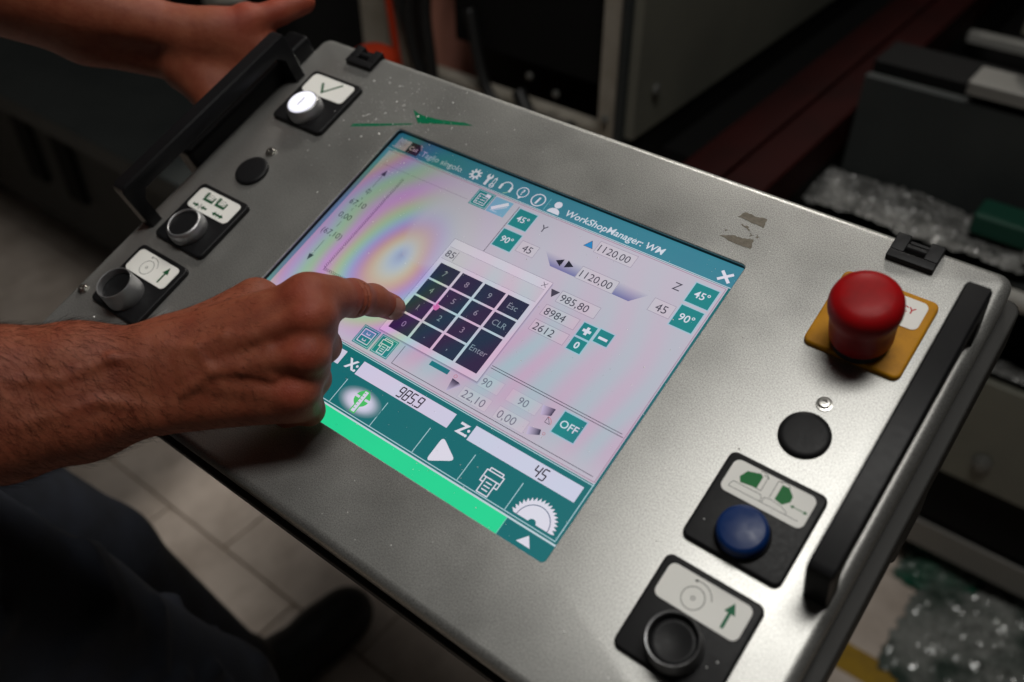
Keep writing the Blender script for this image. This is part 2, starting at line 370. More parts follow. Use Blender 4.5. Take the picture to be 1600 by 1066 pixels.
        c_ = pb(MB().lathe(xc, yc, [(15.6, 10), (17, 10.2), (18, 12), (18.3, 20), (18.5, 28), (18.8, 31.5), (19.4, 34), (20.1, 37), (20.3, 40), (20.0, 43.5), (19.0, 46.6), (17.0, 48.9), (13.5, 50.3), (8, 51), (2, 51.3)], 64), 'mushroom_cap', M['red_cap'], pl, smooth=True); c_['label'] = 'red mushroom stop button'
m = bpy.data.materials.new('lit_cap'); m.use_nodes = True; b = m.node_tree.nodes['Principled BSDF']
b.inputs['Base Color'].default_value = (.75, .75, .8, 1); b.inputs['Emission Color'].default_value = (.86, .86, 1, 1); b.inputs['Emission Strength'].default_value = .8
M['lit_cap'] = m
XL, XR = -238.5, 236.8
button_unit(XL, 137, 'check', 'black plate with green tick label and lit white button')
button_unit(XL, -3, 'clamp', 'black plate with green clamp symbols and ringed black button')
button_unit(XL, -72, 'saw', 'black plate with blade and arrow label at lower left')
button_unit(XR, 137, 'emergency', 'yellow plate of the red emergency stop', 'yellow_plate')
button_unit(XR, -3.5, 'heads', 'black plate with green saw head drawing and blue button')
button_unit(XR, -73, 'saw', 'black plate with blade and arrow label at lower right')

# green swoosh print, worn tape residue, smudges
s = MB(); z = .06; GS = lin(0, 110, 74); s2 = MB()
fill(s, [(-193.4, 99.6), (-192.6, 103.2), (-172, 112.0), (-143, 124.6), (-146, 121.6), (-172, 109.0)], z, GS)
fill(s2, [(-154.4, 136.4), (-148, 134.8), (-141.9, 134.4), (-127.7, 135.9), (-112, 139.6), (-104.8, 141.7), (-95.3, 142.0), (-106, 138.0), (-124, 132), (-140.3, 125.4)], z, GS)
pb(s, 'logo_print', M['print'], panel, cols=True); pb(s2, 'logo_print', M['print'], panel, cols=True)
def ragged(pts, amp, sub=5):
    out = []
    for i in range(len(pts)):
        a = Vector(pts[i]); b_ = Vector(pts[(i+1) % len(pts)])
        for k in range(sub): p = a.lerp(b_, k/sub); out.append((p.x+random.uniform(-amp, amp), p.y+random.uniform(-amp, amp)))
    return out
for poly in ([(128.3, 148.2), (131, 153.4), (138, 153.0), (146.3, 154), (147.6, 146.4), (138, 147.2)], [(124.8, 129), (133, 132.6), (140, 133.4), (146.2, 135), (148.4, 128), (137, 127.2)], [(133, 143.2), (137, 142), (140.6, 140.4), (138.6, 143.4)], [(141.5, 139), (144, 138), (143.2, 136.6)], [(126, 134.6), (127.4, 135.2), (127.2, 133.6)], [(146.5, 139.6), (148.6, 138.2), (147.2, 137)]):
    s = MB(); r_ = ragged(poly, .45); s.prism(r_ if sum(r_[i-1][0]*r_[i][1]-r_[i][0]*r_[i-1][1] for i in range(len(r_))) > 0 else r_[::-1], .05, .16); pb(s, 'tape_residue', M['tape'], panel)

# ------------------------------------------------------------------ SCREEN PICTURE (drawn in 1024 x 768 screen pixels)
def screen_material():
    m = bpy.data.materials.new('screen_pixels'); m.use_nodes = True; nt = m.node_tree; L = nt.links.new; b = nt.nodes['Principled BSDF']
    b.inputs['Base Color'].default_value = (.012, .012, .014, 1); b.inputs['Roughness'].default_value = .22; b.inputs['Specular IOR Level'].default_value = .4
    at = nd(nt, 'ShaderNodeAttribute', attribute_name='col'); tc = nd(nt, 'ShaderNodeTexCoord')
    cx, cy = (275/1024*304-152)*MM, (114.7-321/1024*304)*MM
    # coloured stress fringes of the protective film: elliptic rings round one point
    mp = nd(nt, 'ShaderNodeMapping'); mp.inputs['Location'].default_value = (-cx, -cy, 0); L(tc.outputs['Object'], mp.inputs['Vector'])
    wn = nd(nt, 'ShaderNodeTexNoise'); wn.inputs['Scale'].default_value = 9; wn.inputs['Detail'].default_value = 1; L(tc.outputs['Object'], wn.inputs['Vector'])
    sx = nd(nt, 'ShaderNodeSeparateXYZ'); L(mp.outputs[0], sx.inputs[0])
    def ma(op, a, b_=None, c_=None):
        n = nd(nt, 'ShaderNodeMath', operation=op)
        for i, q in enumerate((a, b_, c_)):
            if q is None: continue
            if hasattr(q, 'links'): L(q, n.inputs[i])
            else: n.inputs[i].default_value = q
        return n.outputs[0]
    x, y = sx.outputs['X'], sx.outputs['Y']
    # rotate 25 deg and squash
    ca, sa = math.cos(math.radians(6)), math.sin(math.radians(6))
    xr = ma('ADD', ma('MULTIPLY', x, ca), ma('MULTIPLY', y, sa)); yr = ma('SUBTRACT', ma('MULTIPLY', y, ca), ma('MULTIPLY', x, sa))
    r = ma('SQRT', ma('ADD', ma('POWER', xr, 2.), ma('POWER', ma('MULTIPLY', yr, .72), 2.)))
    r = ma('ADD', r, ma('MULTIPLY', ma('SUBTRACT', wn.outputs['Fac'], .5), .045))
    order = ma('DIVIDE', r, .0270); order = ma('ADD', order, .5)
    # amplitude: strong near the point and to its left, faint to the upper right
    ang = ma('ARCTAN2', yr, xr)
    fall = nd(nt, 'ShaderNodeMapRange'); fall.inputs[1].default_value = .03; fall.inputs[2].default_value = .19; fall.inputs[3].default_value = .42; fall.inputs[4].default_value = .18; L(r, fall.inputs[0])
    side = nd(nt, 'ShaderNodeMapRange', interpolation_type='SMOOTHSTEP'); side.inputs[1].default_value = .3; side.inputs[2].default_value = .92; side.inputs[3].default_value = 1.; side.inputs[4].default_value = .12; L(ma('COSINE', ma('SUBTRACT', ang, math.radians(50))), side.inputs[0])
    low = nd(nt, 'ShaderNodeMapRange', interpolation_type='SMOOTHSTEP'); low.inputs[1].default_value = -.083; low.inputs[2].default_value = -.055; low.inputs[3].default_value = .1; low.inputs[4].default_value = 1.; L(y, low.inputs[0])
    near = nd(nt, 'ShaderNodeMapRange', interpolation_type='SMOOTHSTEP'); near.inputs[1].default_value = .012; near.inputs[2].default_value = .05; near.inputs[3].default_value = 1.; near.inputs[4].default_value = 0.; L(r, near.inputs[0])
    sidem = ma('MAXIMUM', side.outputs[0], ma('MULTIPLY', near.outputs[0], .8))
    amp = ma('MULTIPLY', ma('MULTIPLY', fall.outputs[0], sidem), low.outputs[0])
    ch = []; gl = []
    far = nd(nt, 'ShaderNodeMapRange', interpolation_type='SMOOTHSTEP'); far.inputs[1].default_value = .03; far.inputs[2].default_value = .07; L(ma('MULTIPLY', x, 1.), far.inputs[0])
    cfar = ma('COSINE', ma('MULTIPLY', r, 2*math.pi/.0285))
    for lam, fs_, fo in ((1.22, 1., 0.), (1.0, -.75, .1), (.84, -.2, .5)):
        cs = ma('COSINE', ma('MULTIPLY', order, 2*math.pi/lam))
        cs = ma('ADD', ma('MULTIPLY', cs, ma('SUBTRACT', 1., far.outputs[0])), ma('MULTIPLY', ma('MULTIPLY_ADD', cfar, fs_, fo), far.outputs[0]))
        ch.append(ma('SUBTRACT', 1.0, ma('MULTIPLY', amp, ma('MULTIPLY_ADD', cs, -.5, .5)))); gl.append(ma('MULTIPLY', ma('MULTIPLY', amp, amp), ma('MULTIPLY_ADD', cs, .05, .05)))
    cb = nd(nt, 'ShaderNodeCombineXYZ')
    cg = nd(nt, 'ShaderNodeCombineXYZ')
    for i in range(3): L(ch[i], cb.inputs[i]); L(gl[i], cg.inputs[i])
    # viewing-angle falloff put into the emitted colour: dimmer towards the far left corner
    angle_dim = nd(nt, 'ShaderNodeMapRange', interpolation_type='SMOOTHSTEP'); angle_dim.inputs[1].default_value = -.16; angle_dim.inputs[2].default_value = .06; angle_dim.inputs[3].default_value = .5; angle_dim.inputs[4].default_value = 1.
    L(ma('SUBTRACT', ma('MULTIPLY', x, .75), ma('MULTIPLY', y, .9)), angle_dim.inputs[0])
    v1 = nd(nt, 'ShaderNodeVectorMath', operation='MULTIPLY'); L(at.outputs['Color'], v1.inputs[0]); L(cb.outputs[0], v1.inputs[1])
    v2 = nd(nt, 'ShaderNodeVectorMath', operation='SCALE'); L(v1.outputs[0], v2.inputs[0]); L(angle_dim.outputs[0], v2.inputs['Scale'])
    v3_ = nd(nt, 'ShaderNodeVectorMath', operation='ADD'); L(v2.outputs[0], v3_.inputs[0]); L(cg.outputs[0], v3_.inputs[1])
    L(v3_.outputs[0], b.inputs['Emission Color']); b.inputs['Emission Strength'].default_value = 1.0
    return m
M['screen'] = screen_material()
UW = lin(187, 181, 194); UWF = lin(195, 188, 198); TEAL = lin(20, 104, 108); TOP = lin(58, 126, 144); TBTN = lin(30, 128, 130); KEY = lin(40, 38, 66); GRN = lin(38, 208, 144); DK = lin(66, 64, 78); GREYL = lin(150, 140, 158); PALE = lin(168, 200, 208)
TXW = lin(216, 214, 226)
U = 304/1024
def ux(x): return x*U-152
def uy(y): return 114.7-y*U
class UI(MB):
    L0 = 0
    def z(s, l): return -5+l*.03
    def poly(s, pts, col, l):
        q = [(ux(x), uy(y)) for x, y in pts]
        if isinstance(col, list):
            a = sum(q[i-1][0]*q[i][1]-q[i][0]*q[i-1][1] for i in range(len(q)))
            if a < 0: q = q[::-1]; col = col[::-1]
            s.add([(x, y, s.z(l)) for x, y in q], [tuple(range(len(q)))], col)
        else: fill(s, q, s.z(l), col)
        return s
    def rect(s, x0, y0, x1, y1, col, l): return s.poly([(x0, y0), (x1, y0), (x1, y1), (x0, y1)], col, l)
    def line(s, pts, w, col, l, closed=False): stroke(s, [(ux(x), uy(y)) for x, y in pts], w*U, s.z(l), col, closed); return s
    def frame(s, x0, y0, x1, y1, w, col, l): return s.line([(x0, y0), (x1, y0), (x1, y1), (x0, y1)], w, col, l, True)
    def circ(s, x, y, r, w, col, l, n=28): return s.line(arc(x, y, r, 0, 360, n)[:-1], w, col, l, True)
    def disc(s, x, y, r, col, l, n=28): return s.poly(arc(x, y, r, 0, 360, n)[:-1], col, l)
    def text(s, t, x, y, h, col, l, align='c', shear=0., off=0.):
        ptext(s, t, ux(x), uy(y), h*U, s.z(l), col, shear, off, align); return s
    def out(s, name, parent, label=None):
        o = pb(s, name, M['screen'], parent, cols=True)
        if label: o['label'] = label
        return o
d = UI(); d.rect(-14, -14, 1040, 784, TEAL, 0)
d.rect(-14, 59, 1014, 586, UW, 1); d.rect(-14, 59, 22, 586, lin(96, 150, 168), 2)
d.rect(12, 62, 1012, 583, UW, 3)
d.line([(12, 63), (1011, 63), (1011, 582)], 1.6, lin(160, 130, 150), 4)
d.line([(12, 582), (1011, 582)], 1.6, lin(160, 130, 150), 4)
d.line([(30, 108), (318, 108)], 1.2, GREYL, 4); d.line([(456, 71), (456, 222)], 1.6, DK, 4)
d.line([(455, 518), (455, 573), (1002, 573)], 1.4, DK, 4); d.line([(455, 466), (1002, 466)], 1.5, DK, 4); d.line([(455, 472), (1008, 472)], 1.5, DK, 4)
d.line([(-14, 589), (1014, 589)], 2, PALE, 2); d.line([(1013, 585), (1013, 722)], 2, PALE, 2); d.line([(-14, 722), (1013, 722)], 2, PALE, 2)
d.rect(-14, 727, 1020, 731, lin(190, 206, 214), 2)
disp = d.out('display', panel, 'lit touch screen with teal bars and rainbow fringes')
disp_back = pb(MB().prism(rrect(-158, -121, 158, 121, 3, 3), -6.4, -5.06, 0), 'screen_glass', M['black_gasket'], disp)
u = UI(); u.rect(-14, -14, 1040, 58, TOP, 2); u.line([(-14, 57), (1018, 57)], 1.8, lin(190, 206, 216), 3); u.line([(514, 16), (514, 52)], 1.4, lin(120, 180, 190), 3)
tbar = u.out('toolbar', disp)
u = UI(); u.rect(14, 14, 55, 49, lin(176, 160, 178), 4); u.text('PDF', 33, 31, 11, lin(140, 110, 130), 5)
u.poly([(56, 13), (84, 13), (97, 30), (97, 50), (56, 50)], lin(24, 32, 48), 4); u.text('Cut', 75, 32, 13, TXW, 5)
u.line([(86, 12), (99, 28)], 3, lin(150, 150, 160), 5); u.out('file_icon', disp)
u = UI(); u.text('Taglio singolo', 106, 35, 17, lin(186, 192, 208), 4, 'l', 0, .008); u.out('lettering', disp); u = UI(); u.text('WorkShopManager: WM', 572, 36, 18, lin(206, 212, 222), 4, 'l', .12, .013); u.out('lettering', disp)
def gear(u, cx, cy, r0, r1, n, col, l):
    pts = []
    for i in range(n):
        for da, r in ((-.30, r0), (-.2, r1), (.2, r1), (.30, r0)):
            a = 2*math.pi*(i+da)/n; pts.append((cx+r*math.cos(a), cy+r*math.sin(a)))
    u.poly(pts, col, l); u.disc(cx, cy, r0*.5, TOP, l+1)
u = UI(); gear(u, 287, 32, 12, 18, 9, TXW, 4); u.out('gear_icon', disp)
u = UI(); u.line([(328, 48), (328, 26)], 8, TXW, 4); u.disc(328, 22, 9, TXW, 4); u.rect(325, 10, 331, 22, TOP, 5); u.line([(344, 46), (344, 22), (351, 22), (351, 46)], 2, TXW, 4, True); u.circ(347.5, 45, 6, 2, TXW, 4); u.line([(347.5, 18), (347.5, 24)], 3, TXW, 4); u.out('tools_icon', disp)
u = UI(); u.line(arc(387, 32, 15, 180, 360, 16), 3, TXW, 4); u.line([(372, 30), (372, 42)], 7, TXW, 4); u.line([(402, 30), (402, 42)], 7, TXW, 4); u.line(arc(387, 38, 14, 20, 80, 8), 2.5, lin(150, 190, 170), 4); u.out('headset_icon', disp)
u = UI(); u.circ(436, 29, 15, 2.5, TXW, 4); u.poly([(430, 43), (442, 43), (436, 52)], TXW, 4); u.text('?', 436, 29, 17, TXW, 5, off=.02); u.out('help_icon', disp)
u = UI(); u.circ(486, 33, 18, 3, TXW, 4); u.text('i', 486, 34, 20, TXW, 5, shear=.15, off=.05); u.out('info_icon', disp)
u = UI(); u.disc(541, 25, 10, TXW, 4); u.poly([(524, 52)]+[(541+17*math.cos(a), 52-16*math.sin(a)) for a in [math.pi*(1-i/14) for i in range(15)]]+[(558, 52)], TXW, 4); u.out('user_icon', disp)
u = UI(); u.line([(982, 24), (1006, 46)], 7, TXW, 4); u.line([(1006, 24), (982, 46)], 7, TXW, 5); u.out('close_icon', disp)
# edit buttons
u = UI(); u.rect(327, 66, 380, 117, TBTN, 5); u.frame(330, 69, 377, 114, 1.5, PALE, 6); u.line([(338, 78), (368, 78), (368, 108), (338, 108)], 2, TXW, 6, True); u.rect(356, 72, 370, 82, TXW, 7)
for q in (86, 94, 102): u.line([(350, q), (364, q)], 2, TXW, 7); u.disc(343, q, 2.4, TXW, 7, 10)
u.out('list_button', disp)
u = UI(); u.rect(383, 69, 437, 117, lin(120, 168, 196), 5); u.line([(394, 103), (424, 78)], 10, TXW, 6); u.line([(400, 108), (428, 86)], 3, lin(180, 190, 210), 7); u.line([(392, 110), (412, 110)], 3, lin(160, 190, 210), 6); u.out('eraser_button', disp)
def tbutton(t, x0, y0, x1, y1, h, name='angle_button', off=.01, col=TBTN):
    u = UI(); u.rect(x0-2.5, y0-2.5, x1+2.5, y1+2.5, lin(160, 190, 206), 5); u.rect(x0, y0, x1, y1, col, 6); u.text(t, (x0+x1)/2, (y0+y1)/2, h, TXW, 7, off=off); u.out(name, disp)
tbutton('45°', 461, 75, 514, 128, 17); tbutton('90°', 461, 142, 515, 195, 17); tbutton('45°', 947, 76, 1003, 129, 18); tbutton('90°', 948, 140, 1002, 196, 18)
tbutton('OFF', 872, 480, 927, 533, 17, 'off_button')
tbutton('+', 785, 277, 820, 313, 24, 'plus_button', .06); tbutton('–', 827, 275, 862, 309, 24, 'minus_button', .06); tbutton('0', 785, 318, 820, 351, 16, 'zero_button', .03)
def field(t, x0, y0, x1, y1, h=19, align='l', col=DK, edge=GREYL, fillc=UWF):
    u = UI(); u.rect(x0, y0, x1, y1, fillc, 5); u.frame(x0, y0, x1, y1, 1.1, edge, 6)
    u.text(t, x0+6 if align == 'l' else (x0+x1)/2, (y0+y1)/2+1, h, col, 7, align); u.out('value_field', disp)
field('45', 525, 152, 575, 185, 19, 'c'); field('1120,00', 695, 72, 796, 106); field('1120,00', 697, 151, 796, 186); field('45', 888, 151, 941, 186, 20, 'c')
field('985,80', 694, 229, 797, 261); field('8984', 682, 276, 773, 306); field('2612', 682, 320, 774, 350)
LG = lin(120, 112, 130); LE = lin(176, 166, 184)
field('90', 644, 490, 721, 522, 18, 'c', LG, LE); field('22,10', 644, 536, 721, 567, 19, 'l', LG, LE); field('90', 742, 490, 821, 521, 18, 'c', LG, LE); field('0,00', 742, 537, 821, 568, 19, 'l', LG, LE)
u = UI(); u.text('Y', 550, 101, 20, DK, 5); u.out('lettering', disp); u = UI(); u.text('Z', 915, 104, 20, DK, 5); u.out('lettering', disp)
LIL = lin(112, 112, 160)
u = UI(); u.poly([(591, 151), (696, 151), (696, 185), (627, 185)], [UW, UW, LIL, LIL], 5); u.frame(594, 151, 696, 185, .01, GREYL, 6)
u.poly([(648, 154), (648, 176), (630, 165)][::-1], lin(30, 30, 44), 6); u.poly([(658, 152), (658, 174), (678, 163)], lin(30, 30, 44), 6)
u.out('profile_drawing', disp); u = UI(); u.poly([(797, 150), (874, 150), (840, 186), (797, 186)], [UW, UW, LIL, LIL], 5); u.out('profile_drawing', disp)
u = UI(); u.poly([(664, 100), (688, 100), (676, 80)], lin(40, 130, 190), 5); u.line([(664, 100), (688, 100), (676, 80)], 1, DK, 6, True); u.out('arrow_icon', disp); u = UI(); u.poly([(667, 236), (691, 236), (679, 256)], DK, 5); u.out('arrow_icon', disp)
def chip(x, y, pts, gr):
    u = UI(); n = len(pts); u.poly([(x+a, y+b_) for a, b_ in pts], [lin(40, 40, 66) if gr[i] else lin(190, 186, 210) for i in range(n)], 5)
    return u
u = chip(621, 551, [(-14, -16), (6, -14), (14, -10), (-8, 18)], [1, 1, 0, 0]); u.circ(-0+610, 528, 4, 1, lin(180, 110, 120), 6, 10); u.out('tool_icon', disp)
u = chip(838, 500, [(-16, -10), (14, -14), (14, 4), (-8, 12)], [0, 1, 1, 0]); u.line([(848, 508), (860, 522), (848, 522), (848, 508)], 1.2, DK, 6); u.line(arc(848, 522, 14, -90, 0, 8), 1.2, lin(190, 110, 110), 6); u.out('tool_icon', disp)
u = chip(840, 552, [(-16, -6), (12, -12), (16, 0), (-10, 12)], [0, 1, 1, 0]); u.circ(862, 545, 3, 1, lin(180, 110, 120), 6, 10); u.out('tool_icon', disp)
# drawing area: dimension line, hatched profile
u = UI(); u.line([(55, 140), (55, 185)], 1.3, DK, 5); u.poly([(47, 142), (63, 142), (55, 122)], DK, 5); u.line([(55, 380), (55, 432)], 1.3, DK, 5); u.poly([(47, 428), (63, 428), (55, 448)], DK, 5)
u.line([(49, 196), (61, 196), (61, 206), (49, 206)], 1.5, DK, 5, True); u.line([(52, 190), (58, 212)], 1.5, DK, 6); u.line([(55, 226), (55, 230)], 2, DK, 5)
u.text('67,10', 30, 246, 17, DK, 5, 'l'); u.line([(55, 264), (55, 272)], 1.3, DK, 5); u.text('0,00', 32, 293, 17, DK, 5, 'l'); u.line([(55, 312), (55, 330)], 1.3, DK, 5); u.text('(67,10)', 24, 352, 17, DK, 5, 'l'); u.out('dimension_line', disp)
u = UI()
for k in range(52):
    y = 128+k*6.1; u.line([(112, y), (120, y+5)], 1.2, DK, 5); u.line([(120, y), (116, y+3)], .9, DK, 6)
for k in range(34):
    x = 116+k*6.3; u.line([(x, 443), (x+5, 451)], 1.2, DK, 5); u.line([(x+5, 443), (x, 451)], .9, DK, 6)
u.out('profile_outline', disp)
# drawer and print buttons
def prn(u, cx, cy, s_, w, col, l):
    P = lambda *q: [(cx+a*s_, cy+b_*s_) for a, b_ in q]
    u.line(P((-16, -8), (-16, -16), (16, -16), (16, -8)), w, col, l); u.line(P((-12, -16), (-12, -21), (12, -21), (12, -16)), w, col, l)
    u.line(P((-16, -8), (-16, 4), (-10, 4)), w, col, l); u.line(P((16, -8), (16, 4), (10, 4)), w, col, l); u.line(P((-14, -5), (14, -5)), w, col, l)
    u.line(P((-10, -5), (-10, 21), (10, 21), (10, -5)), w, col, l)
    for q in (2, 8, 14): u.line(P((-5, q), (5, q)), w, col, l)
u = UI(); u.rect(328, 522, 379, 574, TBTN, 5); u.frame(331, 525, 376, 571, 1.4, PALE, 6); u.line([(337, 531), (370, 531), (370, 565), (337, 565)], 2, TXW, 6, True); u.rect(338, 532, 369, 547, lin(80, 140, 160), 6); u.line([(337, 548), (370, 548)], 2, TXW, 7)
for q in (538, 555): u.line([(349, q), (349, q+4), (358, q+4), (358, q)], 1.8, TXW, 8)
u.out('drawer_button', disp)
u = UI(); u.rect(385, 522, 437, 573, TBTN, 5); u.frame(388, 525, 434, 570, 1.4, PALE, 6); prn(u, 411, 548, .92, 2, TXW, 6); u.out('print_button', disp)
u = UI(); u.rect(536, 514, 590, 534, lin(24, 112, 122), 5); u.out('hidden_button', disp)
# bottom bar
u = UI(); u.rect(395, 601, 671, 638, lin(204, 198, 220), 4); u.out('axis_field', disp); u = UI(); u.rect(726, 601, 1000, 638, lin(200, 202, 222), 4); u.out('axis_field', disp); u = UI(); u.rect(60, 601, 340, 638, lin(204, 198, 220), 4); u.out('axis_field', disp)
u = UI(); u.text('X:', 374, 622, 24, TXW, 4, off=.035); u.out('lettering', disp); u = UI(); u.text('Z:', 706, 622, 24, TXW, 4, off=.035); u.out('lettering', disp)
SEG = {'9': 'abcdfg', '8': 'abcdefg', '5': 'acdfg', '4': 'bcfg'}
def seg7(u, s_, x, y, w, h, col, l):
    sl = .12
    for ch_ in s_:
        if ch_ == '.': u.disc(x-2, y+h/2, 2, col, l, 8); x += 3; continue
        P = {'a': ((0, -1), (1, -1)), 'b': ((1, -1), (1, 0)), 'c': ((1, 0), (1, 1)), 'd': ((0, 1), (1, 1)), 'e': ((0, 0), (0, 1)), 'f': ((0, -1), (0, 0)), 'g': ((0, 0), (1, 0))}
        for k in SEG[ch_]:
            (a, b_), (c_, e) = P[k]; q = lambda a, b_: (x+a*w-b_*h/2*sl, y+b_*h/2)
            p0, p1 = Vector(q(a, b_)), Vector(q(c_, e)); dd = (p1-p0)*.08; u.line([tuple(p0+dd), tuple(p1-dd)], 3.0, col, l)
        x += w+6
u = UI(); seg7(u, '985.9', 520, 620, 11, 25, lin(40, 34, 48), 5); u.out('axis_digits', disp); u = UI(); seg7(u, '45', 893, 620, 11, 25, lin(40, 34, 48), 5); u.out('axis_digits', disp)
for x in (265, 390, 515, 640, 765, 889): u = UI(); u.line([(x, 656), (x, 720)], 1.8, PALE, 4); u.out('button_divider', disp)
# glowing measure icon: a bright disc that fades into the bar
u = UI(); n = 36; cx, cy = 455, 686
WG = lin(214, 208, 230)
rings = [(0, 1), (20, .97), (30, .8), (38, .5), (46, .2), (56, 0)]
mixc = lambda t: tuple(TEAL[i]*(1-t)+WG[i]*t for i in range(3))+(1,)
for k in range(len(rings)-1):
    r0, t0 = rings[k]; r1_, t1 = rings[k+1]
    for i in range(n):
        a0, a1 = 2*math.pi*i/n, 2*math.pi*(i+1)/n; e = .62
        P = lambda r, a: (ux(cx+r*1.12*math.cos(a)), uy(cy+r*e*math.sin(a)), u.z(4))
        u.add([P(r0, a0), P(r1_, a0), P(r1_, a1), P(r0, a1)], [(0, 3, 2, 1) if False else (0, 1, 2, 3)], [mixc(t0), mixc(t1), mixc(t1), mixc(t0)])
G2 = lin(70, 186, 96)
u.disc(455, 678, 20, G2, 5); u.rect(430, 674, 480, 680, mixc(.9), 6); u.poly([(447, 656), (463, 656), (463, 716), (447, 716)], G2, 7); u.poly([(450, 659), (460, 659), (460, 713), (450, 713)], mixc(.95), 8)
for q in range(664, 712, 8): u.line([(450, q), (455, q)], 1.6, G2, 9)
u.out('measure_icon', disp)
def rpoly(pts, r, k=5):
    out = []; n = len(pts)
    for i in range(n):
        p0, p, p1 = Vector(pts[i-1]), Vector(pts[i]), Vector(pts[(i+1) % n]); a = p+(p0-p).normalized()*r; b_ = p+(p1-p).normalized()*r
        for t in range(k+1):
            t /= k; q = a*(1-t)**2+p*2*t*(1-t)+b_*t*t; out.append((q.x, q.y))
    return out
u = UI(); u.poly(rpoly([(678, 657), (678, 721), (735, 689)], 13), TXW, 4); u.out('play_icon', disp)
u = UI(); prn(u, 828, 690, 1.35, 2.6, TXW, 4); u.out('printer_icon', disp)
u = UI(); pts = []
for i in range(19):
    a = math.pi*(1-i/18); a2 = math.pi*(1-(i+.75)/18); pts.append((952+45*math.cos(a), 715-45*math.sin(a)));
    if i < 18: pts.append((952+53*math.cos(a2-.0), 715-53*math.sin(a2)))
u.poly(pts, TXW, 4); u.line(arc(952, 715, 37, 180, 360, 30), 1.8, lin(70, 90, 120), 5); u.poly(arc(952, 716, 9, 180, 360, 16), TEAL, 5); u.out('saw_icon', disp)
u = UI(); u.rect(-14, 731, 903, 784, GRN, 4); u.line([(903.5, 731), (903.5, 784)], 1.5, lin(120, 200, 180), 5); u.out('status_bar', disp)
u = UI(); u.poly([(946, 760), (979, 760), (963, 739)], TXW, 4); u.out('arrow_icon', disp)
# number pad window
u = UI()
for k, c_ in enumerate((lin(186, 181, 198), lin(170, 164, 182), lin(150, 144, 164))): u.rect(366+k*2, 224+k*2, 667-k*2, 522-k*2, c_, 9+k)
u.rect(368, 222, 662, 516, lin(206, 198, 210), 12); u.frame(368, 222, 662, 516, 1, lin(140, 130, 148), 13)
u.rect(373, 248, 655, 283, UWF, 13); u.line([(373, 247), (655, 247)], 1, GREYL, 14); u.line([(373, 284), (655, 284)], 1, GREYL, 14)
u.text('85', 376, 266, 19, DK, 14, 'l'); u.line([(405, 252), (405, 280)], 1.2, DK, 14); u.line([(641, 229), (653, 241)], 1.4, DK, 14); u.line([(653, 229), (641, 241)], 1.4, DK, 14)
kw = u.out('keypad_window', disp)
for t, c_, r_, h_ in (('7', 0, 0, 1), ('8', 1, 0, 1), ('9', 2, 0, 1), ('Esc', 3, 0, 1), ('4', 0, 1, 1), ('5', 1, 1, 1), ('6', 2, 1, 1), ('CLR', 3, 1, 1), ('1', 0, 2, 1), ('2', 1, 2, 1), ('3', 2, 2, 1), ('Enter', 3, 2, 2), ('0', 0, 3, 1), ('.', 1, 3, 1), (',', 2, 3, 1)):
    x0 = 383+c_*68; y0 = 296+r_*52.5; u = UI(); u.rect(x0, y0, x0+61, y0+47+(h_-1)*52.5, KEY, 14); u.text(t, x0+30, y0+(47+(h_-1)*52.5)/2, 15, lin(138, 138, 152), 15); u.out('keypad_key', disp)
u = UI(); cx, cy = 448, 388
u.poly([(cx+a, cy+b_) for a, b_ in ((0, 0), (3, -1), (4, 8), (13, 10), (14, 16), (11, 24), (3, 24), (-5, 14), (-3, 12), (1, 15))], lin(196, 120, 168), 17); u.out('pointer_icon', disp)

# metal dust and flakes lying on the face and on the glass
db = MB()
def flake(x, y, z, s_):
    n = random.choice((3, 4, 5)); a0 = random.random()*6.28; pts = []
    for i in range(n):
        a = a0+i*2*math.pi/n; r = s_*random.uniform(.5, 1.2); pts.append((x+r*math.cos(a), y+r*math.sin(a)*random.uniform(.5, 1), z+random.uniform(.02, .35*s_)))
    db.add(pts+[(x, y, z+s_*.7)], [(i, (i+1) % n, n) for i in range(n)]+[tuple(range(n-1, -1, -1))])
for k in range(900):
    if k < 420: x, y = random.gauss(-170, 45), random.gauss(125, 30)
    elif k < 600: x, y = random.uniform(-290, 288), random.uniform(-168, 170)
    else: x, y = random.uniform(-150, 150), random.uniform(-112, 112)
    if not (-288 < x < 289 and -170 < y < 171): continue
    ins = SX0+1 < x < SX1-1 and SY0+1 < y < SY1-1
    flake(x, y, -4.5 if ins else .02, min(1.4, .34+random.expovariate(4.2))*(.62 if ins else 1))
for (x, y) in ((-214, 105), (-215, 126), (-226, 88), (215, -48), (255, -115), (258, -110), (230, -128)): flake(x, y, 4.02, .8)
dust = pb(db, 'metal_dust', M['dust'], panel); tag(dust, kind='stuff')

